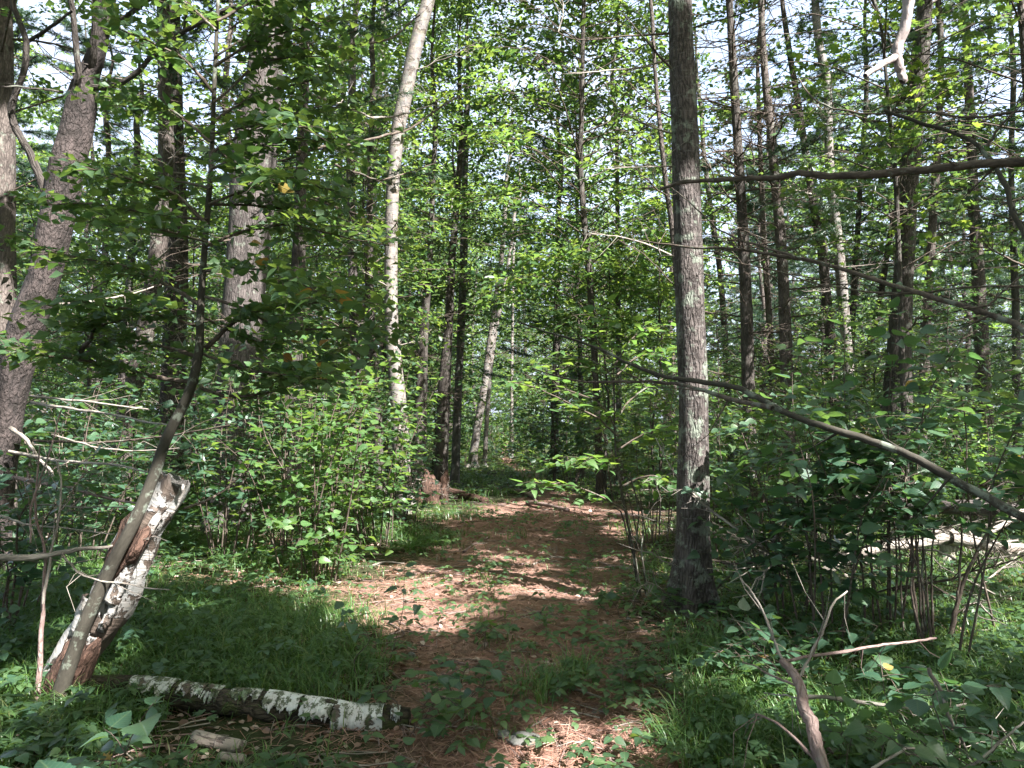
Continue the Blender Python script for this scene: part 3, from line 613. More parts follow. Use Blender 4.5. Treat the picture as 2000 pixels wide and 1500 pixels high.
# --- other trunks, each traced to its own distance: (name, label, path, depth, widths, bark, extra)
TREES = [
 ('pine_tree', 'grey upright trunk cut by the left frame edge behind the leaning dark tree', [(-2, 0), (2, 300), (4, 480), (4, 650)], 9, [44, 48, 48, 50], 'brown', dict(H=15, dead=6, crown=('leaf', 5.2, 2.8, 'leaffar', 'quad', .11, 22, 9))),
 ('pine_tree', 'stout pinkish pine trunk standing behind the leafy sapling at upper left', [(528, 0), (520, 120), (497, 300), (490, 440), (478, 560), (472, 700)], 11, [62, 66, 80, 80, 78, 84], 'pink', dict(H=17, dead=18, sides=28, deadz=(1.5, 9), crown=('needle', 6.0, 3.0, 'needle', 'tri', .13, 18, 0))),
 ('spruce_tree', 'brown leaning conifer trunk left of its dark whiskered neighbour, base over the shrubs', [(318, 0), (325, 300), (314, 450), (285, 640), (255, 790), (238, 880), (228, 950)], 12.5, [24, 30, 32, 34, 34, 38, 48], 'brown', dict(H=13, dead=20, dmat='dead', crown=('needle', 5.2, 2.4, 'needle', 'tri', .13, 18, 0))),
 ('spruce_tree', 'dark conifer trunk bristling with dead twigs, close right of the brown leaning trunk', [(338, 0), (344, 300), (346, 520), (340, 680), (334, 900)], 13, [24, 32, 42, 44, 46], 'dark', dict(H=14, dead=40, dmat='dead', dlen=(.4, 1.1), deadz=(.8, 6), crown=('leaf', 5.5, 2.8, 'leaffar', 'quad', .11, 20, 9))),
 ('slim_tree', 'thin pale pinkish trunk left of the two conifers', [(268, 300), (256, 500), (245, 640), (238, 760)], 14, [12, 14, 15, 16], 'pink', dict(H=9, dead=6)),
 ('slim_tree', 'thin brown trunk between the leaning dark tree and the pale thin one', [(212, 300), (205, 500), (196, 700)], 14, [10, 12, 14], 'brown', dict(H=9, dead=10)),
 ('pine_tree', 'straight dark trunk right of the stout pinkish pine', [(600, 0), (592, 220), (583, 500), (578, 680)], 12, [17, 21, 25, 27], 'dark', dict(H=15, dead=22, crown=('needle', 5.2, 2.2, 'needle', 'tri', .12, 22, 0))),
 ('aspen_tree', 'mottled grey trunk left of the pale leaning birch', [(688, 180), (685, 350), (688, 500), (694, 700)], 16, [15, 18, 18, 20], 'pink', dict(H=13, dead=10)),
 ('maple_tree', 'dark slim trunk just left of the pale leaning birch', [(728, 150), (722, 400), (724, 600), (735, 760)], 15, [10, 13, 14, 17], 'dark', dict(H=12, dead=8, crown=('leaf', 4.2, 2.2, 'leafmaple', 'quad', .11, 16, 7))),
 ('birch_tree', 'tall pale birch trunk leaning right towards the top, left of centre', [(836, 0), (820, 60), (790, 190), (775, 270), (765, 420), (764, 600), (770, 700), (778, 790)], 13, [25, 27, 28, 26, 25, 26, 28, 32], 'pale', dict(H=15, dead=7, sides=24, dmat='dead')),
 ('birch_tree', 'far white birch trunk washed out against the bright sky gap', [(752, 0), (745, 120), (735, 230), (728, 400)], 24, [13, 14, 14, 15], 'pale', dict(H=17, dead=3)),
 ('maple_tree', 'dark double-looking trunk right of the pale birch, nearer the shrubs', [(846, 340), (840, 500), (828, 640), (822, 780)], 16, [10, 12, 19, 24], 'dark', dict(H=12, dead=10, crown=('leaf', 4.5, 2.4, 'leaffar', 'quad', .11, 20, 8))),
 ('maple_tree', 'black trunk at the bend behind the rotten stump', [(893, 380), (882, 520), (876, 640), (866, 760), (862, 900)], 17, [12, 15, 17, 22, 26], 'dark', dict(H=12, dead=14, crown=('leaf', 4.8, 2.6, 'leaffar', 'quad', .11, 22, 8))),
 ('aspen_tree', 'grey straight trunk right behind the rotten stump with a lit foot', [(912, 230), (907, 380), (905, 520), (898, 700), (893, 820), (889, 925)], 19, [11, 13, 15, 15, 16, 18], 'grey', dict(H=14, dead=8, crown=('leaf', 4.4, 3.2, 'leaffar', 'quad', .12, 38, 11))),
 ('slim_tree', 'dark sapling trunk squeezed between the black and the grey trunks', [(884, 500), (880, 640), (874, 780), (870, 880)], 18, [7, 9, 10, 12], 'dark', dict(H=9, dead=10)),
 ('birch_tree', 'white birch trunk leaning right at the end of the path', [(985, 440), (975, 540), (960, 650), (945, 760), (933, 830), (924, 890)], 24, [9, 11, 13, 14, 15, 17], 'pale', dict(H=13, dead=4, dmat='dead')),
 ('birch_tree', 'thin birch pole crossing beside the leaning white birch', [(1000, 470), (985, 560), (966, 660), (955, 760), (947, 890)], 25, [6, 7, 8, 8, 9], 'pale', dict(H=11, dead=3)),
 ('birch_tree', 'fine straight birch pole in the gap right of the leaning birches', [(1002, 560), (1000, 700), (999, 890)], 29, [5, 6, 7], 'pale', dict(H=11, dead=2)),
 ('ash_tree', 'slender dark trunk winding up through bright foliage at top centre', [(1140, 0), (1138, 100), (1136, 220), (1133, 315), (1140, 420), (1150, 520), (1155, 600), (1161, 690)], 15, [8, 9, 10, 11, 12, 12, 13, 13], 'dark', dict(H=12.5, dead=2, crown=('leaf', 3.9, 3.3, 'leafash', 'slimw', .19, 60, 13))),
 ('spruce_tree', 'dark far trunk with flaking bark in the middle of the wood', [(1090, 420), (1087, 640), (1084, 800)], 21, [10, 13, 15], 'dark', dict(H=13, dead=26, deadz=(1, 6), dlen=(.8, 2), crown=('needle', 3.2, 2.2, 'needle', 'tri', .16, 26, 0))),
 ('slim_tree', 'thin brown trunk right of the dark flaking one', [(1128, 430), (1131, 600), (1134, 740)], 20, [7, 9, 10], 'brown', dict(H=12, dead=18)),
 ('aspen_tree', 'thin grey trunk halfway between the winding ash and the thick pine', [(1204, 250), (1206, 420), (1207, 560), (1208, 690)], 18, [8, 9, 10, 11], 'grey', dict(H=14, dead=6, crown=('leaf', 4.5, 3.4, 'leaffar', 'quad', .13, 46, 12))),
 ('maple_tree', 'thin trunk leaning left behind the thick pine', [(1278, 120), (1290, 260), (1302, 370), (1316, 480)], 12, [7, 9, 10, 11], 'brown', dict(H=10, dead=8)),
 ('spruce_tree', 'dark trunk with dense needle tufts, first right of the thick pine', [(1424, 0), (1432, 130), (1442, 300), (1451, 450), (1457, 580), (1460, 690)], 12, [14, 16, 18, 21, 23, 24], 'dark', dict(H=14, dead=42, deadz=(1.8, 8), crown=('needle', 5.0, 2.0, 'needle', 'tri', .12, 20, 0))),
 ('slim_tree', 'thin grey pole between the two first dark trunks right of the pine', [(1480, 100), (1485, 300), (1493, 480), (1501, 600), (1506, 700)], 15, [7, 9, 11, 12, 13], 'brown', dict(H=13, dead=26, crown=('leaf', 6.2, 2.4, 'leaffar', 'quad', .12, 18, 8))),
 ('spruce_tree', 'brown trunk with reddish scars, second stout one right of the pine', [(1486, 0), (1492, 120), (1505, 250), (1514, 350), (1526, 480), (1532, 600), (1536, 710)], 12, [12, 14, 17, 19, 21, 23, 25], 'brown', dict(H=14, dead=40, deadz=(1.8, 8), crown=('needle', 6.0, 2.3, 'needle', 'tri', .12, 16, 0))),
 ('birch_tree', 'thin pale trunk close right of the thick pine, half lost in leaves', [(1375, 300), (1390, 420), (1405, 520), (1412, 600), (1418, 690)], 18, [9, 10, 11, 12, 13], 'grey', dict(H=12, dead=8)),
 ('aspen_tree', 'sunlit pinkish white trunk leaning left among the right-hand conifers', [(1592, 0), (1600, 90), (1616, 170), (1620, 320), (1634, 450), (1644, 560), (1652, 660), (1658, 740)], 14, [15, 16, 16, 17, 19, 21, 20, 22], 'pale', dict(H=15, dead=10, dmat='dead')),
 ('spruce_tree', 'dark leaning trunk just left of the sunlit pinkish white one', [(1562, 220), (1578, 330), (1592, 420), (1606, 500), (1616, 600), (1624, 700)], 15, [12, 14, 15, 17, 19, 20], 'dark', dict(H=13, dead=30, crown=('needle', 5.8, 2.3, 'needle', 'tri', .14, 16, 0))),
 ('spruce_tree', 'straight dark pole just right of the sunlit pinkish white trunk', [(1682, 330), (1676, 440), (1668, 560), (1662, 680)], 16, [9, 11, 12, 13], 'dark', dict(H=14, dead=26, crown=('leaf', 6, 2.6, 'leaffar', 'quad', .12, 20, 9))),
 ('maple_tree', 'crooked trunk slanting down left between the white and the broad dark trunks', [(1752, 380), (1735, 480), (1718, 590), (1700, 670), (1690, 740)], 16, [9, 11, 12, 13, 15], 'dark', dict(H=12, dead=10, crown=('leaf', 5, 2.6, 'leaffar', 'quad', .12, 20, 8))),
 ('oak_tree', 'broad dark furrowed trunk at right, leaves hanging over its upper half', [(1806, 0), (1802, 80), (1790, 210), (1778, 330), (1770, 440), (1762, 580), (1756, 680), (1752, 780)], 11, [26, 28, 31, 34, 35, 38, 44, 50], 'dark', dict(H=15, dead=8, sides=26, rough=.06, crown=('leaf', 4.6, 3.0, 'leaf', 'lobed', .12, 26, 7))),
 ('spruce_tree', 'brown trunk close right of the broad dark one', [(1838, 100), (1833, 260), (1825, 380), (1816, 520), (1808, 660), (1804, 760)], 14, [11, 13, 15, 16, 17, 19], 'brown', dict(H=14, dead=34, crown=('needle', 5.5, 2.3, 'needle', 'tri', .14, 18, 0))),
 ('spruce_tree', 'stout brown trunk behind crossing twigs near the right edge', [(1896, 250), (1902, 400), (1910, 520), (1917, 650), (1925, 800)], 14, [17, 19, 22, 24, 26], 'brown', dict(H=13, dead=34, crown=('needle', 5.2, 2.4, 'needle', 'tri', .14, 18, 0))),
 ('aspen_tree', 'patchy pale trunk touching the left of the stout brown one near the right edge', [(1902, 560), (1908, 680), (1914, 800)], 16, [9, 11, 12], 'pale', dict(H=8, dead=6)),
 ('spruce_tree', 'grey trunk last before the right frame edge', [(1975, 300), (1978, 450), (1984, 600), (1985, 720)], 15, [10, 12, 14, 15], 'grey', dict(H=14, dead=26, crown=('leaf', 5.4, 2.6, 'leaffar', 'quad', .12, 22, 9))),
 ('cherry_tree', 'dark upright trunk cut by the top right corner', [(1990, -40), (1996, 40), (2004, 140), (2012, 300)], 8, [12, 13, 14, 16], 'brown', dict(H=10, dead=3, crown=('leaf', 4.4, 2.4, 'leafmaple', 'lobed', .13, 20, 7))),
 ('maple_tree', 'thin maple carrying lobed leaves left of the broad dark trunk', [(1722, 60), (1735, 200), (1748, 330), (1755, 500)], 9.5, [6, 7, 8, 10], 'dark', dict(H=8.5, dead=2, crown=('leaf', 4.4, 2.1, 'leaf', 'lobed', .12, 22, 7))),
]
for i, (nm, lab, path, dep, wd, bk, ex) in enumerate(TREES):
    trunk_tree(nm, lab, path, dep, wd, bk, seed=10+i, roof=(dep < 13), **ex)

# --- deeper rows of trees nobody can name one by one
protos = []
def proto_tree(seed, bark, kind):
    r = np.random.default_rng(seed); H = r.uniform(13, 17); t = thing('forest_tree', 'x', 'tree', (0, 0, 0))
    z = np.linspace(0, H, 9); P = np.stack([.12*z*r.normal()*.4+.08*r.normal(size=9), .08*r.normal(size=9), z], -1); P[0, 2] = -.3; P = smooth(P, 2)
    rad = np.linspace(.16, .03, len(P))*r.uniform(.7, 1.2)
    mb = MB(); mb.tube(P, rad, 9, rough=.06, nf=6); link('trunk', mb.mesh('trunk', M[bark]), t)
    ax = lambda zz: np.array([np.interp(zz, P[:, 2], P[:, 0]), np.interp(zz, P[:, 2], P[:, 1]), zz])
    mb = MB(); z0 = r.uniform(1.2, 4.0)
    if kind == 'needle': LV = needle_leaves(r, ax, z0, H, 2.6, 60, mb, .2); tpl, mat = 'tri', 'needle'
    else: LV = crown_leaves(r, ax, z0, H, r.uniform(2.6, 3.5), 50, 11, .17, mb=mb, gap=.5); tpl, mat = 'quad', kind
    P2, R2, s2 = LV.get(); link('crown', joined('crown', tpl, P2, R2, s2, mat), t, kind='stuff')
    for k in range(26):
        zz = r.uniform(1, 7); put_branch(t, (0, 0, 0), ax(zz), r.uniform(0, 6.28), r.uniform(-.2, .4), r.uniform(.7, 1.8), r, 'twig')
    link('limbs', mb.mesh('limbs', M['twig']), t, kind='stuff')
    return t
KIDS = {'leaffar': ('slender leafy tree standing deep in the wood beyond the named trunks', 'leafy trees deep in the wood'), 'leafmaple': ('yellow-green leafy tree deep in the wood', 'yellow-green trees deep in the wood'), 'needle': ('dark needled conifer deep in the wood', 'conifers deep in the wood')}
for i, (bk, kd) in enumerate((('grey', 'leaffar'), ('dark', 'leaffar'), ('pale', 'leaffar'), ('brown', 'needle'), ('dark', 'needle'), ('brown', 'leafmaple'))):
    p = proto_tree(700+i, bk, kd); p['label'], p['group'] = KIDS[kd]; p.name = 'conifer_tree' if kd == 'needle' else 'forest_tree'; protos.append(p)
def copy_tree(p, loc, rz, sc):
    r = p.copy(); COL.objects.link(r); r.location = loc; r.rotation_euler = (0, 0, rz); r.scale = (sc, sc, sc)
    for ch in p.children:
        c = ch.copy(); COL.objects.link(c); c.parent = r
    return r
rt = np.random.default_rng(77); spots = []
tries = 0
while len(spots) < 96 and tries < 4000:
    tries += 1
    y = 19+62*rt.random()**1.25; x = rt.uniform(-.82, .82)*y
    if y < 30 and -1.9 < x < 2.2: continue
    if abs(x+.6) < 1.2 and y < 40: continue
    if x/y > .22 and y < 25: continue
    if all(math.hypot(x-a, y-b) > 1.7+.03*y for a, b in spots): spots.append((x, y))
for i, (x, y) in enumerate(spots):
    p = protos[rt.integers(0, 6)] if i >= 6 else protos[i]
    if i >= 6 and x/y > .2 and rt.random() < .5: p = protos[3+rt.integers(0, 2)]
    loc = (x, y, float(ground_z(x, y))); rz = rt.uniform(0, 6.28); sc = rt.uniform(.8, 1.2)
    if i < 6: p.location = loc; p.rotation_euler = (0, 0, rz)
    else: copy_tree(p, loc, rz, sc)

# --- young leafy trees filling the space between the trunks
def proto_young(seed, mat, ls, tpl='quad'):
    r = np.random.default_rng(seed); H = r.uniform(4.5, 6.5); t = thing('young_tree', 'slim leafy young tree in the understorey between the larger trunks', 'tree', (0, 0, 0), 'young leafy trees of the understorey')
    z = np.linspace(0, H, 7); P = np.stack([.08*z*r.normal()+.07*r.normal(size=7), .07*r.normal(size=7), z], -1); P[0, 2] = -.1; P = smooth(P, 3)
    mb = MB(); mb.tube(P, np.linspace(.035, .008, len(P)), 7); link('trunk', mb.mesh('trunk', M['dark']), t)
    ax = lambda zz: np.array([np.interp(zz, P[:, 2], P[:, 0]), np.interp(zz, P[:, 2], P[:, 1]), zz]); mb = MB()
    LV = crown_leaves(r, ax, .8, H, r.uniform(1.3, 1.9), 34, 7, ls, mb=mb, gap=.5, shl=(.3, .7)); P2, R2, s2 = LV.get()
    link('crown', joined('crown', tpl, P2, R2, s2, mat), t, kind='stuff'); link('limbs', mb.mesh('limbs', M['twig']), t, kind='stuff'); return t
yp = [proto_young(800, 'leaffar', .10), proto_young(801, 'leaf', .11), proto_young(802, 'leafmaple', .10), proto_young(803, 'leafblue', .12, 'slim'), proto_young(804, 'leaffar', .11)]
newlab = []; YOUNG = {(60, 12): 'between the left frame edge and the leaning dark trunk', (160, 10.5): 'just right of the leaning dark trunk', (240, 16): 'behind the pale thin trunk at left', (380, 14): 'right of the twiggy dark conifer', (440, 17): 'left of the stout pinkish pine', (540, 14.5): 'right of the stout pinkish pine', (640, 17): 'right of the straight dark trunk at left', (690, 13.5): 'left of the pale leaning birch', (810, 19): 'right of the pale leaning birch', (850, 21): 'behind the black trunk by the stump', (1110, 26): 'at the right rim of the far path', (1080, 17): 'before the dark flaking trunk mid-wood', (1185, 21): 'behind the winding ash', (1190, 16): 'right of the winding ash', (1275, 14.5): 'behind the thick pine on its left', (1290, 17): 'far behind the thick pine', (1400, 15): 'first right of the thick pine', (1440, 18): 'behind the tufted dark trunk', (1490, 12.5): 'between the two stout trunks right of the pine', (1560, 16): 'left of the sunlit pinkish white trunk', (1610, 12.5): 'at the foot of the sunlit pinkish white trunk', (1680, 18): 'right of the sunlit pinkish white trunk', (1740, 14): 'left of the broad dark trunk', (1800, 17): 'right of the broad dark trunk', (1860, 12): 'left of the stout brown trunk at right', (1930, 16): 'right of the stout brown trunk', (1990, 11.5): 'at the right frame edge', (1720, 11.5): 'in front of the crooked slanting trunk'}
ry = np.random.default_rng(21); ys = []
for px, d in ((60, 12), (160, 10.5), (240, 16), (380, 14), (440, 17), (540, 14.5), (640, 17), (690, 13.5), (810, 19), (850, 21), (1110, 26), (1080, 17), (1185, 21), (1190, 16), (1275, 14.5), (1290, 17), (1400, 15), (1440, 18), (1490, 12.5), (1560, 16), (1610, 12.5), (1680, 18), (1740, 14), (1800, 17), (1860, 12), (1930, 16), (1990, 11.5), (20, 16), (100, 19), (310, 19), (500, 20), (1340, 20), (1720, 11.5), (1200, 27), (1210, 23), (740, 21), (1010, 34), (1060, 30), (960, 40)):
    ys.append(((px-1000)/F*d, d))
for i, (x, y) in enumerate(ys):
    p = yp[i] if i < 5 else yp[ry.integers(0, 5)]; loc = (x, y, float(ground_z(x, y))); rz = ry.uniform(0, 6.28)
    if i < 5: p.location = loc; p.rotation_euler = (0, 0, rz); c = p
    else: c = copy_tree(p, loc, rz, ry.uniform(.8, 1.25)*(.62 if x/y > .22 else 1))
    for (a, b), tx in YOUNG.items():
        if abs((a-1000)/F*b-x) < 1e-6 and b == y: newlab.append((c, 'slim leafy young tree '+tx))
for c, tx in newlab: c['label'] = tx

# --- far wood: leaf masses from the ground up to the tree tops, and the understorey between trunks
def leaf_mass(name, n_cl, fy, fx, fz, rad, ls, mat, per=60, seed=0, tpl='quad', flat=.45):
    r = np.random.default_rng(seed); y = r.uniform(*fy, n_cl); x = r.uniform(fx[0], fx[1], n_cl)*y; z = fz[0]+(fz[1]-fz[0])*r.random(n_cl)**1.3
    C_ = np.stack([x, y, z+ground_z(x, y)], -1); n = n_cl*per
    off = r.normal(size=(n, 3)); off = norm(off)*(r.random((n, 1))**.5)*np.repeat(r.uniform(.6, 1.3, n_cl), per)[:, None]*rad*[1, 1, flat]
    P = np.repeat(C_, per, 0)+off; D = norm(r.normal(size=(n, 3))*[1, 1, .5]); Nn = norm(r.normal(size=(n, 3))*.6+[0, 0, 1])
    k = (P[:, 2] > .02)
    if fy[0] < 16: k &= carve(P)
    P, D, Nn = P[k], D[k], Nn[k]
    o = link(name, joined(name, tpl, P, frames(D, Nn), ls*r.uniform(.6, 1.3, len(P)), mat), kind='stuff')
    return o
for (nm, args, lab) in (
    ('distant_woods', dict(n_cl=2600, fy=(50, 95), fx=(-.85, .85), fz=(0, 24), rad=1.9, ls=.42, mat='leaffar', per=60, seed=1), 'green foliage of the distant wood closing the view behind all trunks'),
    ('undergrowth', dict(n_cl=700, fy=(24, 60), fx=(-.8, .8), fz=(0, 4.5), rad=1.2, ls=.24, mat='leaffar', per=80, seed=2), 'leafy undergrowth low between the far trunks'),
    ):
    tagit(leaf_mass(nm, **args), lab, 'foliage')

# --- added leaf roof out of view, shaped to shade and dapple the path
def roof():
    r = np.random.default_rng(9); n_cl = 3600; per = 46
    x = r.uniform(-13, 26, n_cl); y = r.uniform(-21, 19, n_cl); z = 7.8+8*r.random(n_cl)
    low_ = r.random(n_cl) < .14; low_ &= (y < -3) | (x > 10+.4*np.maximum(y, 0)) | (x < -8-.4*np.maximum(y, 0)); z = np.where(low_, r.uniform(1, 8, n_cl), z)  # low unseen side clumps, added to hold back sky light
    sh = []
    def dark(px, py, d=None, k=3, sp=.25):  # adds leaf clumps up the sun line to shade this spot
        p = gpt(px, py) if d is None else at(px, py, d)
        for _ in range(k):
            h = r.uniform(9.5, 15); q = p+SUN*((h-p[2])/SUN[2])+r.normal(size=3)*sp; sh.append(q)
    for py in range(-40, 420, 45): dark(np.interp(py, [0, 400], [1328, 1342]), py, 6.35, 4, .15)
    for py in (0, 90, 180, 270, 340, 420, 480, 760, 850): dark(np.interp(py, [0, 170, 350, 525, 780, 900], [212, 163, 126, 90, 20, 0]), py, 7, 3, .15)
    for u_, v_ in ((8, 100), (8, 250), (8, 400), (8, 550)): dark(u_, v_, 9, 4, .2)
    for u_, v_ in ((528, 40), (520, 150), (478, 520), (474, 700), (320, 200), (310, 450), (340, 400), (335, 600), (300, 600)): dark(u_, v_, 11.5, 3, .2)
    for u_, v_ in ((900, 1290), (1000, 1300), (1100, 1290), (1200, 1290), (850, 1340), (1000, 1350), (1100, 1360), (1250, 1330), (950, 1260), (1100, 1230), (1200, 1200), (1230, 1130), (1000, 1060), (1100, 1070), (1200, 1080), (900, 1040), (1000, 1030), (1120, 1030),
                 (850, 1420), (900, 1450), (950, 1400), (1050, 1400), (800, 1490), (1300, 1450), (1350, 1250), (500, 1300), (400, 1250), (300, 1250), (600, 1260), (700, 1290), (450, 1180), (600, 1400), (700, 1440), (400, 1420), (1260, 1060), (850, 1000), (1350, 1150)): dark(u_, v_)
    for u_, v_ in ((388, 690), (330, 850), (392, 560), (404, 440), (260, 1020)): dark(u_, v_, 4.2, 3, .1)
    sh = np.array(sh); x = np.concatenate([x, sh[:, 0]]); y = np.concatenate([y, sh[:, 1]]); z = np.concatenate([z, sh[:, 2]]); n_cl = len(x)
    n = n_cl*per; off = norm(r.normal(size=(n, 3)))*(r.random((n, 1))**.4)*1.15*[1, 1, .4]
    off[-len(sh)*per:] *= .55
    P = np.repeat(np.stack([x, y, z], -1), per, 0)+off
    k = carve(P, .17) & ((P[:, 2]-1.6 > .60*np.maximum(P[:, 1], 0)+.2) | (P[:, 1] < -1) | (np.abs(P[:, 0]) > .85*P[:, 1]+1)); P = P[k]; n = len(P)
    R = frames(norm(r.normal(size=(n, 3))*[1, 1, .4]), norm(r.normal(size=(n, 3))*.5+[0, 0, 1])); s = .28*r.uniform(.6, 1.3, n)
    B = np.array([b[:2] for _, b in CROWN_TREES]); dist = np.linalg.norm(P[:, None, :2]-B[None], axis=2); own = dist.argmin(1); far = dist.min(1) > 5
    for i, (t, b) in enumerate(CROWN_TREES):
        k = (own == i) & ~far
        if k.sum() > 50: link('crown', joined('crown', 'quad', P[k], R[k], s[k], 'leaffar', b), t, kind='stuff')  # share of the added shading leaves, hung on this tree
    tagit(link('added_shade_foliage', joined('added_shade_foliage', 'quad', P[far], R[far], s[far], 'leaffar'), kind='stuff'), 'unseen leaf roof and sides added to shade the path, with sun gaps cut in', 'foliage')
roof()

# ------------------------------------------------------------------ left foreground: sapling, snag, logs
# bent sapling with spreading leafy limbs
sb = gpt(100, 1395); SD = sb[1]
sap = thing('sapling', 'bent olive-brown sapling in front of the broken birch, leafy limbs filling the upper left', 'small tree', sb)
P = np.array([at(x, y, d) for x, y, d in ((98, 1420, SD), (125, 1330, SD), (165, 1220, SD), (215, 1110, SD), (262, 1020, SD), (300, 930, SD+.03), (328, 850, SD+.08), (368, 770, SD+.15), (388, 690, SD+.2), (392, 600, SD+.25), (400, 480, SD+.3), (412, 330, SD+.35), (418, 180, SD+.4), (425, 20, SD+.45), (430, -120, SD+.5))])
P = smooth(P, 4); kk = np.linspace(0, 1, len(P)); rad = np.interp(kk, [0, .06, .25, .5, .7, 1], [38, 28, 24, 20, 13, 6])*PX*SD/2
mb = MB(); mb.tube(P, rad, 16, rough=.03, nf=20); link('trunk', mb.mesh('trunk', M['sapling'], sb), sap)
LV = Leaves(); tw = MB(); r = np.random.default_rng(31)
limbs = [([(386, 745), (300, 735), (210, 712), (150, 700), (60, 690), (-20, 670)], 8, .0), ([(150, 700), (175, 665), (190, 640), (240, 625)], 10, -.3), ([(392, 755), (450, 772), (530, 765), (600, 730), (640, 700)], 6, .1),
         ([(392, 700), (330, 682), (250, 665), (170, 660)], 7, .3), ([(395, 690), (470, 720), (560, 735), (650, 742)], 6, -.4), ([(400, 680), (440, 640), (490, 610), (560, 595), (640, 590), (720, 570)], 8, .1),
         ([(398, 600), (330, 560), (250, 525), (150, 505), (60, 480)], 8, .2), ([(402, 580), (470, 600), (560, 640), (700, 640), (740, 650)], 6, -.2), ([(404, 480), (470, 455), (560, 440), (660, 460), (760, 480)], 6, .3),
         ([(404, 440), (340, 380), (250, 350), (160, 325)], 8, -.2), ([(408, 400), (480, 400), (560, 410), (650, 430)], 5, .5), ([(410, 370), (330, 350), (240, 355), (180, 340)], 5, .5), ([(412, 330), (480, 300), (560, 275), (680, 272)], 6, -.1),
         ([(413, 280), (350, 230), (280, 200), (200, 190)], 6, .3), ([(415, 240), (480, 200), (550, 170), (640, 150)], 6, .3), ([(417, 180), (360, 120), (290, 80), (220, 50)], 6, -.2), ([(420, 130), (480, 90), (560, 60), (650, 40)], 6, .1),
         ([(424, 60), (370, 10), (300, -30)], 5, .2), ([(424, 40), (500, 0), (580, -30)], 5, .2), ([(395, 640), (320, 620), (230, 600), (120, 585)], 6, -.4), ([(402, 530), (460, 520), (540, 530), (600, 560), (690, 600)], 5, -.5), ([(410, 350), (500, 340), (600, 350)], 4, -.6), ([(404, 470), (320, 450), (200, 440)], 4, -.6), ([(412, 300), (480, 260), (540, 230), (620, 210), (700, 215)], 5, .2), ([(416, 200), (500, 130), (580, 110), (640, 110)], 5, .4), ([(414, 260), (520, 240), (600, 250)], 4, -.4), ([(420, 110), (500, 60), (560, 20)], 4, .2), ([(408, 400), (500, 370), (590, 360), (680, 380)], 5, .4), ([(406, 430), (300, 420), (180, 400), (90, 400)], 5, .2), ([(398, 620), (480, 660), (560, 680)], 4, .3)]
for i, (pp, w0, dd) in enumerate(limbs):
    o, Q = px_branch(sap, sb, pp, [SD+.25, SD+.25+dd], w0*1.15, 2.2, 'twig', 'limb', 6, seed=60+i)
    Lt = np.linalg.norm(Q[-1]-Q[0]); ns = int(9+Lt*23)
    for k in range(ns):
        f = .18+.82*(k+r.random())/ns; j = min(int(f*(len(Q)-1)), len(Q)-2); p = Q[j]; dr = norm(Q[j+1]-Q[j])
        sd = norm(np.cross(dr, [0, 0, 1]))*r.choice([-1, 1]); d = dr*.6+sd*r.uniform(.3, .9)+np.array([0, 0, r.uniform(-.1, .45)])
        shoot(LV, p, d, r.uniform(.18, .45), .078, r, tw, .0018, 3, gap=.5, tilt=.55, jit=.5, droop=.3)
link('twigs', tw.mesh('twigs', M['twig'], sb), sap, kind='stuff')
place_leaves(sap, sb, LV, 'ovate', 'leaf', yellow=.035)

# broken leaning birch snag
nb_ = gpt(60, 1425); ND = SD+.24; nb_[1] = ND
snag = thing('birch_snag', 'broken leaning birch stub with peeling white bark and bare rotten wood, at lower left', 'dead tree', nb_)
Q = np.array([at(x, y, ND) for x, y in ((50, 1440), (118, 1330), (158, 1265), (212, 1180), (252, 1095), (292, 1020), (325, 965), (341, 938))]); Q = smooth(Q, 5)
kk = np.linspace(0, 1, len(Q)); rad = np.interp(kk, [0, .2, .5, .8, 1], [60, 78, 80, 66, 62])*PX*ND/2
mb = MB(); mb.tube(Q, rad, 40, rough=.14, nf=16, cap=True, seed=4)
V = mb.V[0]; top = V[:, 2] > Q[-1][2]-.06
V[top, 2] += .05*np.abs(fnoise(V[top], 40, 2))-.01
link('trunk', mb.mesh('trunk', M['white'], nb_), snag)
# dark torn wood slabs on the left flank
for k, (a, b, wpx) in enumerate((((205, 1150), (268, 990), 36), ((150, 1260), (196, 1150), 14), ((75, 1400), (165, 1225), 44), ((225, 1120), (300, 1020), 26), ((105, 1380), (195, 1245), 40))):
    q = smooth(np.array([at(*a, ND-.08), (at(*a, ND-.135)+at(*b, ND-.135))/2+[.01, 0, 0], at(*b, ND-.10)]), 5)
    m = MB(); m.tube(q, np.interp(np.linspace(0, 1, len(q)), [0, .3, .8, 1], [.3, 1, .9, .15])*wpx*PX*ND/2, 14, rough=.28, nf=30, seed=k); link('wood_strip', m.mesh('wood_strip', M['rotten'], nb_), snag)
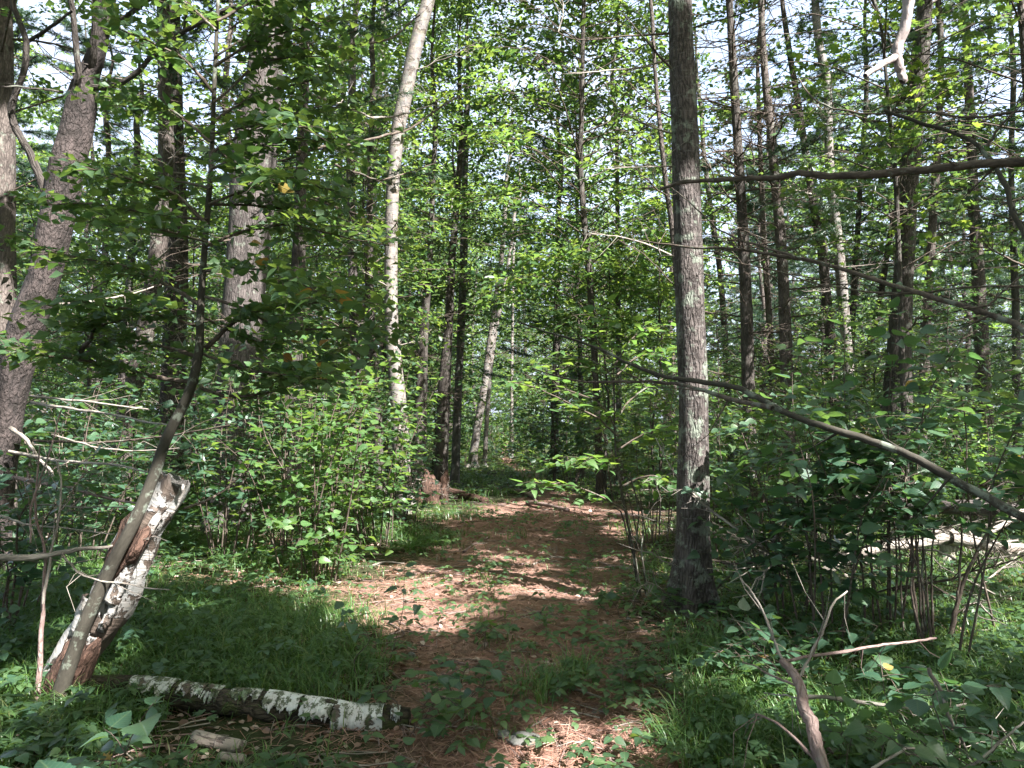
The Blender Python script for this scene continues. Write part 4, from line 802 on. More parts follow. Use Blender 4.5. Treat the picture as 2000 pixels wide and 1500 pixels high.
# curled strips of bark
def bark_curl(parent, base, a, b, wpx, depth, mat='white', curl=2.6, seed=0, name='bark_curl', axisn=9):
    r = np.random.default_rng(seed+40); A_ = at(*a, depth); B_ = at(*b, depth); R = wpx*PX*depth/2; T = norm(B_-A_); U = norm(np.cross(T, [0, 1.0, 0])); W = np.cross(T, U)
    n = axisn; m_ = 12; V = []; Bk = []
    for i in range(n):
        f = i/(n-1); c = A_+(B_-A_)*f+r.normal(size=3)*.003
        for j in range(m_):
            th = -curl/2+curl*j/(m_-1)*(1+.12*math.sin(9*f+seed))+r.normal()*.05-1.2; rr_ = R*(1-.12*j/m_+.05*r.normal())
            V.append(c+U*math.cos(th)*rr_-W*math.sin(th)*rr_); Bk.append([math.cos(th)*rr_, math.sin(th)*rr_, f*np.linalg.norm(B_-A_)+seed])
    i = np.arange(n-1)[:, None]*m_+np.arange(m_-1)[None]; Qd = np.stack([i, i+1, i+m_+1, i+m_], -1).reshape(-1, 4)
    me = mk(name, np.array(V)-base, [Qd], M[mat], bark=np.array(Bk)); o = link(name, me, parent)
    sm_ = o.modifiers.new('t', 'SOLIDIFY'); sm_.thickness = .003
    return o
for k, (a, b, wp) in enumerate((((240, 1140), (268, 1070), 24), ((165, 1275), (182, 1240), 18), ((70, 1415), (120, 1345), 34), ((215, 1175), (250, 1120), 30), ((150, 1235), (178, 1165), 28), ((270, 1040), (305, 990), 20), ((285, 1050), (322, 985), 18), ((200, 1230), (232, 1165), 16))):
    bark_curl(snag, nb_, a, b, wp, ND-.1, 'white', 3.2+.4*(k % 3), seed=k)

# fallen mossy birch log
lg = gpt(500, 1425); LD = lg[1]+.12
log = thing('birch_log', 'fallen mossy birch log with ragged white bark patches lying across the grass', 'log', lg)
Q = smooth(np.array([at(x, y, d) for x, y, d in ((160, 1340, LD+.15), (300, 1352, LD+.12), (420, 1370, LD+.08), (560, 1384, LD+.05), (700, 1404, LD), (800, 1402, LD-.0))]), 9)
kk = np.linspace(0, 1, len(Q)); mb = MB(); mb.tube(Q, np.interp(kk, [0, .1, .5, .9, 1], [32, 50, 53, 48, 34])*PX*LD/2, 36, rough=.16, nf=13, cap=True, seed=2)
link('core', mb.mesh('core', M['mossbark'], lg), log)
r = np.random.default_rng(4)
def sleeve(f0, f1, th0, th1, seed, ragged=.5):
    """a ragged sheet of white bark wrapped over the log between two stations"""
    r = np.random.default_rng(seed); n, m_ = 44, 22; V = []; B = []
    P = Q; T = norm(np.gradient(P, axis=0)); Rr = np.interp(kk, [0, .1, .5, .9, 1], [32, 50, 53, 48, 34])*PX*LD/2*1.09
    rag = r.uniform(0, 1, n); rag = (rag+np.roll(rag, 1)*.5+.9*(.5+.5*np.sin(np.arange(n)*.45+seed)))/2.3
    for i in range(n):
        f = f0+(f1-f0)*i/(n-1); q = f*(len(P)-1); a = min(int(q), len(P)-2); c = P[a]+(P[a+1]-P[a])*(q-a); t = T[a]; R_ = Rr[a]
        up = norm(np.array([0, 0, 1.])-t[2]*t); fw = norm(np.cross(t, up))     # towards the camera
        if fw[1] > 0: fw = -fw
        for j in range(m_):
            th = th0+(th1-th0*1-ragged*rag[i])*j/(m_-1) if th1 > th0 else th0
            rr_ = R_*(1+.008*r.normal()+.035*math.sin(5*th+f*40)+.012)
            V.append(c+up*math.cos(th)*rr_+fw*math.sin(th)*rr_+t*r.normal()*.001); B.append([math.cos(th)*rr_*1.0, math.sin(th)*rr_, f*2.2])
    i = np.arange(n-1)[:, None]*m_+np.arange(m_-1)[None]; Qd = np.stack([i, i+1, i+m_+1, i+m_], -1).reshape(-1, 4)
    o = link('bark_patch', mk('bark_patch', np.array(V)-lg, [Qd], M['whitemoss' if f0 < .5 else 'whitelog'], bark=np.array(B)), log); s_ = o.modifiers.new('t', 'SOLIDIFY'); s_.thickness = .004; s_.offset = 1
for k, (f0, f1, a, b) in enumerate(((.14, .27, -.5, 1.6), (.29, .37, -.5, 1.3), (.375, .42, -.3, 1.5), (.45, .53, -.4, 1.2), (.545, .64, -.6, 1.7), (.648, .73, -.5, 1.9), (.733, .895, -.7, 2.6), (.93, .965, -.4, 1.6))):
    sleeve(f0, f1, a, b, 60+k, .8)
# cut birch pieces
for (a, b, wp, lab, grp, m_, hol) in (((378, 1440), (476, 1462), 27, 'short sawn-looking piece of brown birch branch below the mossy log', None, 'birchbit', 1), ((430, 1478), (478, 1484), 18, 'crumpled curl of pale birch bark beside the short birch piece', None, 'birchbit', 0)):
    g = gpt((a[0]+b[0])/2, (a[1]+b[1])/2+10); d = g[1]; t = thing('birch_piece', lab, 'log piece' if hol else 'bark', g)
    q = smooth(np.array([at(*a, d), at((a[0]+b[0])/2, (a[1]+b[1])/2-1, d), at(*b, d)]), 5)
    m = MB(); m.tube(q, wp*PX*d/2*np.array([1, 1.02, 1, .96, .9, .88, .93, .98, 1, 1, .97]), 18, rough=.05, nf=30, cap=True); link('bark', m.mesh('bark', M[m_], g), t)
    e = MB(); e.tube([q[0]-norm(q[1]-q[0])*.006, q[0]+norm(q[1]-q[0])*.01], [wp*PX*d/2*.86]*2, 16, cap=True, rough=.04); link('wood_end', e.mesh('wood_end', M['dead'], g), t)

# dead stems and branches low on the left: each a thing of its own
LEFTB = [
 ('dead_branch', 'thick grey dead branch running level from the left edge to the birch stub', [(0, 1088), (80, 1088), (150, 1075), (215, 1068), (290, 1052)], [3.9, 4.0], 13, 4, 'dead'),
 ('dead_branch', 'pale long dead branch sloping down right, topmost of the low ones at the left edge', [(60, 772), (130, 780), (200, 785), (290, 800)], [6.6, 6.2], 5, 3, 'dead'),
 ('dead_branch', 'dead branch sloping to the bent sapling from the leaning dark trunk', [(65, 785), (130, 795), (200, 805), (270, 818), (330, 830)], [6.7, 5.0], 6, 3, 'dead'),
 ('dead_branch', 'pale straight dead branch pointing right above the bracken at the left', [(20, 880), (90, 893), (150, 902), (215, 907), (290, 922)], [6.4, 5.2], 7, 3, 'dead'),
 ('dead_branch', 'brown dead branch reaching the top of the birch stub from the left edge', [(0, 928), (60, 938), (130, 950), (200, 972), (268, 983)], [5.5, 4.6], 9, 4, 'redwood'),
 ('dead_branch', 'curved silvery dead limb bowing down from the leaning dark trunk', [(22, 835), (50, 860), (72, 895), (95, 920), (105, 935)], [6.5, 6.0], 8, 4, 'dead'),
 ('dead_branch', 'thin level dead twig under the silvery bowed limb', [(0, 1005), (80, 985), (160, 990), (250, 990)], [5.2, 4.9], 4, 2, 'dead'),
 ('dead_branch', 'thin pale twig crossing just in front of the birch stub', [(118, 1075), (155, 1115), (190, 1132), (260, 1142), (330, 1152)], [3.95, 3.8], 5, 2, 'dead'),
 ('dead_branch', 'long thin twig arching over the left grass at mid height', [(0, 1005), (60, 1025), (130, 1032), (220, 1043)], [4.4, 4.2], 4, 2, 'dead'),
 ('dead_branch', 'arching thin dead branch right of the top of the birch stub', [(360, 992), (410, 975), (450, 950), (490, 915)], [5.0, 5.6], 6, 2.5, 'twig'),
 ('dead_branch', 'long straight dead branch low across the middle of the left trunks', [(60, 860), (200, 862), (330, 850), (450, 830)], [7.5, 6.5], 5, 3, 'twig'),
 ('dead_branch', 'dark dead twig in the shade below the leaning dark trunk', [(100, 850), (180, 870), (260, 880), (350, 875)], [6.8, 6.5], 4, 2, 'dead'),
 ('dead_branch', 'bare branch level with the forked trunk foot, crossing the brown leaning conifer', [(100, 595), (170, 590), (230, 580), (300, 560)], [7.2, 7.6], 5, 3, 'dead'),
]
for i, (nm, lab, pp, dd, w0, w1, mt) in enumerate(LEFTB):
    p0 = at(*pp[0], dd[0]); t = thing(nm, lab, 'branch', p0); px_branch(t, p0, pp, dd, w0, w1, mt, 'wood', 8, twigs=7, seed=100+i)
for i, (pp, lab, w0) in enumerate((([(72, 1400), (78, 1300), (84, 1180), (88, 1080), (70, 1000), (78, 870)], 'upright grey dead stem in front of the left shade, forking upward', 11), ([(84, 1180), (100, 1080), (118, 960), (112, 900)], 'pale lichened upright twig rising beside the grey dead stem', 6), ([(60, 1060), (62, 980), (90, 900), (120, 800)], 'fine dark upright twig left of the grey dead stem', 4))):
    g = at(*pp[0], 3.9); t = thing('dead_sapling', lab, 'stem', g); px_branch(t, g, pp, [3.9, 4.0], w0, 3, 'redwood' if i != 1 else 'dead', 'wood', 8, twigs=6, seed=130+i)

# ------------------------------------------------------------------ right foreground limbs
RIGHTB = [
 ('bough', 'dark bare bough stretching level from the right edge to the thick pine', [(2080, 305), (2000, 316), (1870, 323), (1760, 332), (1640, 343), (1560, 339), (1500, 346), (1400, 350), (1330, 358), (1290, 370)], [2.6, 3.4], 21, 6, 'twig', 5),
 ('bough', 'long arching brown stem sweeping down from mid frame to the right edge', [(2080, 1060), (2000, 1014), (1900, 957), (1790, 896), (1700, 862), (1600, 832), (1520, 801), (1450, 765), (1380, 750), (1300, 742), (1240, 722), (1180, 692), (1100, 662), (1010, 628)], [2.4, 4.0], 20, 3, 'sapling', 8),
 ('bough', 'thinner bare shoot joining the arching brown stem from below', [(1510, 797), (1440, 782), (1360, 757), (1290, 745), (1210, 748), (1130, 745), (1040, 720)], [2.95, 4.2], 10, 2.5, 'twig', 6),
 ('bough', 'upper slanting bare stem leaving the right edge at mid height', [(2080, 700), (2000, 645), (1960, 628), (1880, 598), (1800, 577), (1700, 545), (1600, 512), (1520, 500), (1430, 488), (1340, 485), (1250, 470)], [2.8, 4.2], 15, 3, 'twig', 10),
 ('bough', 'thin bare shoot climbing left from the upper slanting stem', [(1620, 518), (1540, 500), (1470, 480), (1400, 450), (1350, 400), (1310, 365)], [3.3, 4.0], 5, 2, 'twig', 8),
 ('bough', 'bare stem curving down beside the right edge at upper right', [(1725, 216), (1800, 240), (1880, 262), (1930, 298), (1965, 350), (1985, 420), (2010, 470)], [3.4, 3.0], 6, 11, 'sapling', 5),
 ('bough', 'fine bare shoot rising to the right edge from the curving stem', [(1930, 285), (1960, 240), (2020, 180)], [3.2, 3.1], 6, 3, 'twig', 3),
 ('bough', 'thin bare diagonal shoot from the upper right down to the white trunk', [(1560, 155), (1600, 200), (1680, 222), (1790, 218), (1900, 230), (2010, 215)], [4.6, 3.6], 3, 5, 'twig', 8),
 ('bough', 'fine dark shoot crossing low at the right behind the slanting stem', [(2010, 560), (1900, 562), (1800, 575), (1700, 570), (1600, 555), (1500, 525), (1370, 500)], [3.8, 4.6], 5, 2, 'twig', 9),
 ('bough', 'forked bare shoot rising to the right edge above the arching stem', [(1880, 600), (1930, 592), (1965, 560), (2020, 520)], [3.0, 2.9], 6, 3, 'twig', 4),
 ('bough', 'dark leafless branch across the top left of the view beside the sky gap', [(655, 95), (700, 85), (760, 75), (820, 30)], [7.5, 8.5], 7, 3, 'twig', 16),
 ('bough', 'dark branch slanting up right across the pale leaning birch', [(560, 300), (650, 285), (740, 270), (800, 250), (850, 215), (900, 185)], [7, 9], 7, 2.5, 'twig', 12),
 ('bough', 'bare lower branch crossing the pale leaning birch at the bright gap', [(600, 180), (680, 205), (740, 230), (800, 222), (850, 205)], [7, 9], 6, 2.5, 'dead', 14),
 ('bough', 'drooping bare branch left of the pale birch at mid height', [(650, 320), (700, 340), (760, 350), (860, 316)], [7.5, 9], 5, 2, 'twig', 12),
 ('bough', 'drooping bare twig at top centre beside the thick pine', [(1090, 60), (1100, 20), (1090, -20)], [5.5, 5.5], 3, 2, 'dead', 8),
]
for i, (nm, lab, pp, dd, w0, w1, mt, tw_) in enumerate(RIGHTB):
    p0 = at(*pp[0], dd[0]); t = thing(nm, lab, 'branch', p0); px_branch(t, p0, pp, dd, w0, w1, mt, 'wood', 10, twigs=tw_, seed=150+i)
p0 = at(1778, -60, 1.25); t = thing('hanging_twig', 'pale forked broken twig hanging close to the camera at top right', 'twig', p0)
M['palewood'] = bark_mat('pale_weathered_twig', (0.20, 0.16, 0.15), (0.40, 0.34, 0.32), fur=0.5, lichen=0.0, bumpd=0.004)
px_branch(t, p0, [(1778, -60), (1775, 0), (1768, 45), (1752, 90), (1748, 118), (1755, 140), (1762, 160)], [1.25, 1.25], 24, 14, 'palewood', 'wood', 12, seed=2)
px_branch(t, p0, [(1750, 112), (1730, 125), (1712, 136), (1690, 148)], [1.25, 1.22], 15, 9, 'palewood', 'fork', 10, seed=3)

# fallen branch at lower right
g = gpt(1600, 1480); t = thing('fallen_branch', 'reddish-brown fallen branch standing out of the undergrowth at lower right with side twigs', 'branch', g)
px_branch(t, g, [(1640, 1560), (1612, 1500), (1598, 1450), (1585, 1405), (1570, 1375), (1562, 1340), (1548, 1312), (1528, 1288)], [3.0, 3.5], 30, 15, 'redwood', 'wood', 16, seed=4, rough=.09)
for k, (pp, w0, w1, d0) in enumerate((([(1530, 1290), (1512, 1250), (1490, 1200), (1468, 1160), (1446, 1130)], 6, 3, 3.5), ([(1535, 1292), (1620, 1278), (1700, 1266), (1770, 1256), (1828, 1246)], 7, 4, 3.5), ([(1570, 1362), (1640, 1367), (1720, 1378), (1800, 1382), (1890, 1376)], 8, 5, 3.4),
                                      ([(1552, 1337), (1520, 1325), (1480, 1305), (1450, 1295)], 5, 2, 3.5), ([(1572, 1366), (1530, 1358), (1492, 1353)], 4, 2, 3.4), ([(1605, 1500), (1550, 1440), (1500, 1402), (1475, 1395)], 7, 3, 3.1), ([(1565, 1320), (1600, 1240), (1625, 1180), (1655, 1155)], 6, 3, 3.5), ([(1600, 1440), (1630, 1480), (1650, 1500)], 6, 4, 3.2))):
    px_branch(t, g, pp, [d0, d0+.25], w0, w1, 'redwood' if k % 2 else 'dead', 'side_twig', 7, twigs=4, seed=180+k)
for k, (pp, d0, w0, w1, lab) in enumerate((([(1815, 1308), (1835, 1350), (1850, 1395), (1880, 1450), (1900, 1500)], 3.1, 8, 4, 'grey lichened twig slanting down at lower right beyond the fallen branch'), ([(1855, 1510), (1900, 1490), (1960, 1440), (2000, 1410)], 2.9, 7, 4, 'short thin twig low in the right corner'), ([(1700, 1500), (1740, 1480), (1775, 1462), (1810, 1470)], 2.9, 6, 4, 'pale broken stick at the bottom right of the fallen branch'),
                                           ([(1950, 1415), (1975, 1450), (2000, 1490)], 3.2, 4, 3, 'bleached fine twig at the right edge of the foreground'), ([(1125, 1350), (1190, 1372), (1250, 1392), (1285, 1402)], None, 6, 3, 'pale thin stick lying on the path near its right side'), ([(1080, 1200), (1050, 1198), (1010, 1208)], None, 6, 4, 'dark stick on the path beyond the bright sun patch'),
                                           ([(720, 1110), (750, 1100), (790, 1103)], None, 5, 3, 'pale stick at the left rim of the sunny needles'), ([(1170, 1100), (1200, 1108), (1260, 1112)], None, 5, 3, 'dark stick right of the path near the thick trunk'), ([(880, 1295), (920, 1300), (960, 1295)], None, 5, 3, 'small dark stick in the middle of the path foreground'), ([(930, 1330), (965, 1335), (1000, 1328)], None, 5, 3, 'brown stick left of the path centre grass'),
                                           ([(745, 1255), (790, 1240), (740, 1212), (690, 1210)], None, 4, 2, 'curved twig along the shade line left of the path'), ([(905, 1080), (925, 1065), (955, 1050)], None, 5, 3, 'dead stick beyond the sun patch on the left half of the path'), ([(1040, 1105), (1080, 1090), (1130, 1095)], None, 4, 3, 'pale stick just above the sun patch at the path middle'), ([(1020, 965), (1040, 972), (1050, 985)], None, 8, 6, 'short dead limb at the far bright end of the path'),
                                           ([(1210, 1110), (1270, 1120), (1310, 1130)], None, 7, 4, 'grey stick leaning at the left foot of the thick trunk'))):
    if d0 is None:
        P = smooth(np.array([gpt(x, y, .012) for x, y in pp]), 4); g = P[0]; t = thing('fallen_stick', lab, 'stick', g); mb = MB(); mb.tube(P, np.linspace(w0, w1, len(P))*PX*P[:, 1].mean()/2, 7, rough=.08, nf=30); link('wood', mb.mesh('wood', M['dead' if 'pale' in lab or 'grey' in lab else 'redwood'], g), t)
    else:
        g = at(*pp[0], d0); t = thing('fallen_twig', lab, 'twig', g); px_branch(t, g, pp, [d0, d0+.1], w0, w1, 'dead', 'wood', 7, twigs=3, seed=200+k)

# long fallen trunk and brush pile at right
g = gpt(1800, 1090); LD2 = 8.6
t = thing('fallen_log', 'long grey fallen trunk lying level behind the right-hand shrubs', 'log', g)
Q = smooth(np.array([at(x, y, d) for x, y, d in ((1580, 968, 9.6), (1660, 975, 9.2), (1800, 988, 8.7), (1900, 992, 8.3), (2040, 1006, 7.9))]), 6)
mb = MB(); mb.tube(Q, np.linspace(18, 32, len(Q))*PX*8.6/2, 18, rough=.07, nf=8, cap=True, seed=3); link('trunk', mb.mesh('trunk', M['pink'], g), t)
rb = np.random.default_rng(12)
for k in range(14):
    p = Q[rb.integers(3, len(Q)-1)]; put_branch(t, g, p, rb.uniform(0, 6.28), rb.uniform(-1.2, .8), rb.uniform(.4, 1.1), rb, 'dead')
g = gpt(1780, 1170); t = thing('brush_pile', 'tangle of bleached dead branches and broken limbs under the right-hand shrubs', 'brush pile', g)
big = [([(1610, 1120), (1660, 1090), (1720, 1072), (1800, 1062), (1850, 1050)], 18, 22), ([(1620, 1130), (1650, 1105), (1665, 1085)], 20, 14), ([(1850, 1120), (1910, 1135), (1960, 1150), (2020, 1165)], 16, 14), ([(1855, 1050), (1920, 1062), (1990, 1070), (2040, 1075)], 26, 20), ([(1845, 1035), (1855, 1060), (1850, 1090), (1835, 1115)], 34, 26),
       ([(1930, 1040), (1975, 1015), (2010, 985)], 10, 8), ([(1962, 1070), (1972, 1100), (1978, 1150)], 12, 9), ([(1500, 1165), (1560, 1178), (1640, 1190)], 10, 8), ([(1420, 1100), (1480, 1130), (1560, 1160), (1620, 1185)], 8, 5), ([(1560, 1080), (1620, 1100), (1740, 1110), (1800, 1118)], 8, 6), ([(1680, 1160), (1720, 1175), (1745, 1195)], 8, 6), ([(1390, 1020), (1460, 1060), (1540, 1110)], 7, 4), ([(1640, 1120), (1720, 1140), (1800, 1130), (1870, 1140)], 7, 5)]
for k, (pp, w0, w1) in enumerate(big):
    px_branch(t, g, pp, [7.2+.12*(k % 5), 7.6], w0, w1, 'dead', 'dead_branch', 10, twigs=5, seed=230+k, rough=.1)
for k in range(70):
    px, py = rb.uniform(1380, 2030), rb.uniform(1050, 1200); d = rb.uniform(5.6, 8.5); p = at(px, py, d); p[2] = max(p[2], .06); put_branch(t, g, p, rb.uniform(0, 6.28), rb.uniform(-.3, .5), rb.uniform(.6, 1.4), rb, 'dead' if k % 3 else 'twig')

# rotten stump by the path
g = gpt(838, 982)
t = thing('rotten_stump', 'dark ragged rotten stump with reddish wood left of the far path', 'stump', g)
for k in range(13):
    a = rb.uniform(0, 6.28); r_ = .26*rb.random(); c = g+[math.cos(a)*r_*1.3, math.sin(a)*r_, -.05]; h = rb.uniform(.35, .75)
    q = smooth(np.array([c, c+[rb.normal()*.03, 0, h*.5], c+[rb.normal()*.09, rb.normal()*.05, h]]), 4)
    m = MB(); m.tube(q, np.interp(np.linspace(0, 1, len(q)), [0, .7, 1], [.14, .095, .02]), 9, rough=.35, nf=16, seed=k % 5); link('wood_shard', m.mesh('wood_shard', M['rotten'], g), t)
for k in range(16): put_branch(t, g, g+[rb.normal()*.25, rb.normal()*.15, rb.uniform(.15, .5)], rb.uniform(0, 6.28), rb.uniform(-.5, .6), rb.uniform(.4, .9), rb, 'dead')
g = gpt(905, 975); t = thing('rotten_log', 'low crumbling brown log beside the rotten stump at the far path', 'log', g)
mb = MB(); q = smooth(np.array([gpt(870, 968, .06), gpt(905, 975, .08), gpt(950, 983, .04)]), 4); mb.tube(q, np.linspace(.11, .06, len(q)), 14, rough=.2, nf=10, cap=True); link('wood', mb.mesh('wood', M['rotten'], g), t)
g = gpt(1060, 990); t = thing('rotten_log', 'splintered brown branch heap at the sunny far end of the path', 'log', g)
for k, (a, b) in enumerate((((1010, 962), (1045, 975)), ((1030, 985), (1110, 1000)), ((1190, 1010), (1300, 1022)))):
    mb = MB(); q = smooth(np.array([gpt(*a, .04), (gpt(*a, .04)+gpt(*b, .04))/2+[0, 0, .02], gpt(*b, .03)]), 4); mb.tube(q, np.linspace(.045, .03, len(q)), 10, rough=.2, nf=14, cap=True, seed=k); link('wood', mb.mesh('wood', M['redwood'], g), t)

# stones
def stone(lab, px, py, wpx, h, mat, seed, dz=0):
    import bmesh
    g = gpt(px, py, dz); r_ = wpx*PX*g[1]/2; bm = bmesh.new(); bmesh.ops.create_icosphere(bm, subdivisions=4, radius=1); 
    V = np.array([v.co[:] for v in bm.verts]); k = 1+.16*fnoise(V, 1.6, seed)+.06*fnoise(V, 5, seed+1)+.025*fnoise(V, 14, seed+3)
    V = V*k[:, None]*[r_, r_*.8, h]
    for v, c in zip(bm.verts, V): v.co = c
    me = bpy.data.meshes.new('stone'); bm.to_mesh(me); bm.free(); me.materials.append(M[mat]); me.polygons.foreach_set('use_smooth', [True]*len(me.polygons))
    o = link('stone', me, loc=g); tagit(o, lab, 'stone')
stone('flat lichen-grey stone bedded in the needles at the bottom of the path', 1022, 1446, 60, .035, 'rock', 1)
stone('small pale stone beside the flat grey one on the path', 985, 1436, 28, .025, 'rock', 2)
stone('pinkish boulder half hidden in grass left of the far path', 770, 1022, 42, .13, 'pinkrock', 3)
stone('small pale stone right of the path near the seedlings', 1228, 1212, 14, .03, 'rock', 5)
stone('tiny pale stone in needles at the right front of the path', 1165, 1392, 17, .015, 'rock', 6)
stone('white-grey chip on the left side of the path foreground', 805, 1282, 16, .03, 'rock', 7)

# ------------------------------------------------------------------ shrubs
def sh(label, px, depth, H, spread, **kw):
    H = H*1.28; spread *= 1.1; kw['nsh'] = int(kw.get('nsh', 9)*1.45)
    x = (px-1000)/F*depth; b = np.array([x, depth, float(ground_z(x, depth))]); return shrub(kw.pop('name', 'hazel_shrub'), label, b, H, spread, **kw)
# sunlit hazel thicket left of the path
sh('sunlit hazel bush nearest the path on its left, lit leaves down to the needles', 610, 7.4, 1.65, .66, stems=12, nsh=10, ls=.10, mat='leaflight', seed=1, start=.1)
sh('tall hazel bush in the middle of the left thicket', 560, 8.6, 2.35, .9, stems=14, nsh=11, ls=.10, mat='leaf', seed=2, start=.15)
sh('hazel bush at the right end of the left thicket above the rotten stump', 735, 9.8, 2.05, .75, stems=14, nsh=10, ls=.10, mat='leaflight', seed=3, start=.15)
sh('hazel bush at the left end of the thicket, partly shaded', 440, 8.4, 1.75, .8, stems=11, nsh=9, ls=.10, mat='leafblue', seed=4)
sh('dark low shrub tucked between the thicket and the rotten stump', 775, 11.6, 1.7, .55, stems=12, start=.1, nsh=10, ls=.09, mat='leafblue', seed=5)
sh('tall hazel crown rising highest above the left thicket', 640, 10.2, 2.75, 1.0, stems=16, nsh=10, ls=.10, mat='leaflight', seed=6)
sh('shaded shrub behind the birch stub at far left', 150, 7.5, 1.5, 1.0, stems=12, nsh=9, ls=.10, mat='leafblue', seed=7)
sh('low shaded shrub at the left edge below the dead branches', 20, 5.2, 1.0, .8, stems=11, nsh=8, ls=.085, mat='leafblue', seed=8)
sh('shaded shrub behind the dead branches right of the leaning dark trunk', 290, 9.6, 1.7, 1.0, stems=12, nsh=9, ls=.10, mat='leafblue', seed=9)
# understorey right of the path end
sh('dark shrub right of the far end of the path', 1110, 17, 1.7, 1.3, stems=14, nsh=10, ls=.12, mat='leafblue', seed=11, own=120)
sh('dark shrub behind the slim path-side stems', 1200, 15.0, 1.7, 1.1, stems=13, nsh=10, ls=.11, mat='leafblue', seed=12)
sh('leafy shrub close left behind the thick pine trunk', 1270, 9.6, 1.9, .8, stems=11, nsh=9, ls=.10, mat='leaf', seed=13)
sh('small shrub at the left end of the far path grass', 905, 25, 1.8, 1.1, stems=9, nsh=8, ls=.14, mat='leaf', seed=14, own=0)
sh('shrub on the far left behind the path end', 700, 17, 2.0, 1.8, stems=14, nsh=10, ls=.13, mat='leaf', seed=15, own=0)
sh('shrub closing the path at its far end', 985, 28, 1.6, 1.3, stems=10, nsh=8, ls=.15, mat='leaf', seed=16, own=0)
sh('dark shrub to the right of the closing shrub', 1040, 25, 1.9, 1.1, stems=10, nsh=9, ls=.15, mat='leafblue', seed=17, own=0)
# right-hand shrubs
sh('broad-leaved viburnum in deep shade right beside the thick pine trunk', 1535, 5.9, 1.15, .45, stems=9, nsh=8, ls=.105, mat='leafblue', seed=21, start=.2, name='viburnum_shrub')
sh('broad-leaved viburnum with drooping leaf tiers in the middle right', 1600, 5.2, 1.45, .65, stems=7, nsh=12, ls=.115, mat='leafblue', seed=22, start=.22, name='viburnum_shrub')
sh('tall viburnum whose dark top leaves stand against the broad dark trunk', 1735, 5.3, 1.85, .6, stems=7, nsh=12, ls=.115, mat='leafblue', seed=23, start=.42, name='viburnum_shrub')
sh('viburnum on bare upright stems right of the middle', 1830, 4.7, 1.45, .5, stems=5, nsh=12, ls=.11, mat='leafblue', seed=24, start=.62, name='viburnum_shrub')
sh('viburnum filling the right edge at mid height', 1985, 5.0, 1.75, .5, stems=6, nsh=10, ls=.11, mat='leaf', seed=25, start=.62, name='viburnum_shrub')
sh('leafy bush behind the thick pine on its right', 1455, 8.2, 1.85, .8, stems=12, nsh=10, ls=.10, mat='leaf', seed=26, own=300)
sh('bush glowing in sun behind the middle right viburnum', 1600, 9.5, 1.8, 1.0, stems=13, nsh=10, ls=.10, mat='leaf', seed=27)
sh('bush in front of the broad dark trunk', 1760, 10.6, 1.8, .9, stems=12, nsh=10, ls=.10, mat='leafblue', seed=28)
sh('light green bush at the far right behind the fallen trunk', 1960, 10, 1.6, .9, stems=12, nsh=9, ls=.10, mat='leaflight', seed=29)
sh('pale bush between the white trunk and the broad dark trunk', 1690, 12.5, 1.9, 1.3, stems=13, nsh=10, ls=.11, mat='leaf', seed=30, own=100)
sh('distant bush behind the first right-hand trunks', 1500, 14, 1.8, 1.5, stems=13, nsh=10, ls=.12, mat='leaf', seed=31, own=0)
sh('distant bush behind the stout brown trunk', 1900, 14, 2.0, 1.6, stems=13, nsh=10, ls=.12, mat='leaf', seed=32, own=0)
# leafy spray of a young beech reaching left from the thick pine
g = at(1245, 1170, 6.9); g[2] = float(ground_z(g[0], 6.9))
t = thing('young_beech', 'slim young beech beside the path whose sunlit leaf sprays reach left of the thick pine', 'small tree', g)
LV = Leaves(); tw = MB(); r = np.random.default_rng(44)
for k, (pp, dd) in enumerate((([(1250, 1175), (1242, 1100), (1222, 1000), (1208, 900), (1200, 800), (1196, 700)], [6.9, 7.0]), ([(1252, 1170), (1235, 1080), (1215, 1010), (1200, 990)], [6.9, 6.8]), ([(1262, 1165), (1256, 1080), (1255, 990)], [6.9, 7]), ([(1246, 1170), (1238, 1090), (1244, 1000), (1230, 930)], [6.8, 6.7]))):
    o, Q = px_branch(t, g, pp, dd, 7 if k == 0 else 4, 2.5, 'sapling', 'stem', 7, seed=250+k)
for k, (pp, dd) in enumerate((([(1205, 850), (1170, 820), (1110, 790), (1050, 760), (985, 745)], [7, 6.6]), ([(1204, 840), (1180, 800), (1130, 770), (1080, 752)], [7, 6.9]), ([(1202, 820), (1240, 770), (1290, 740), (1320, 720)], [7, 7.2]), ([(1200, 760), (1180, 720), (1140, 705), (1095, 700)], [7, 7.2]),
                              ([(1198, 740), (1240, 700), (1290, 690)], [7, 7.3]), ([(1210, 900), (1170, 890), (1130, 900)], [7, 6.8]), ([(1225, 1000), (1160, 965), (1100, 945), (1060, 950)], [6.9, 6.6]), ([(1215, 950), (1270, 930), (1310, 945)], [7, 6.9]), ([(1206, 880), (1260, 850), (1310, 830)], [7, 7.1]), ([(1198, 710), (1170, 670), (1190, 620)], [7, 7.1]), ([(1197, 720), (1230, 670), (1260, 640)], [7, 7.2]))):
    o, Q = px_branch(t, g, pp, dd, 4, 1.8, 'twig', 'twig', 5, seed=260+k)
    ns = 12
    for j in range(ns):
        q = Q[min(len(Q)-2, int((.15+.85*(j+r.random())/ns)*(len(Q)-1)))]; dr = norm(Q[-1]-Q[0]); d = dr*.8+np.array([r.normal()*.3, r.normal()*.8, r.uniform(-.1, .15)])
        shoot(LV, q, d, r.uniform(.2, .45), .115, r, tw, .002, 3, gap=.5, tilt=.3, jit=.3)
link('twigs', tw.mesh('twigs', M['twig'], g), t, kind='stuff'); place_leaves(t, g, LV, 'ovate', 'leaflight')

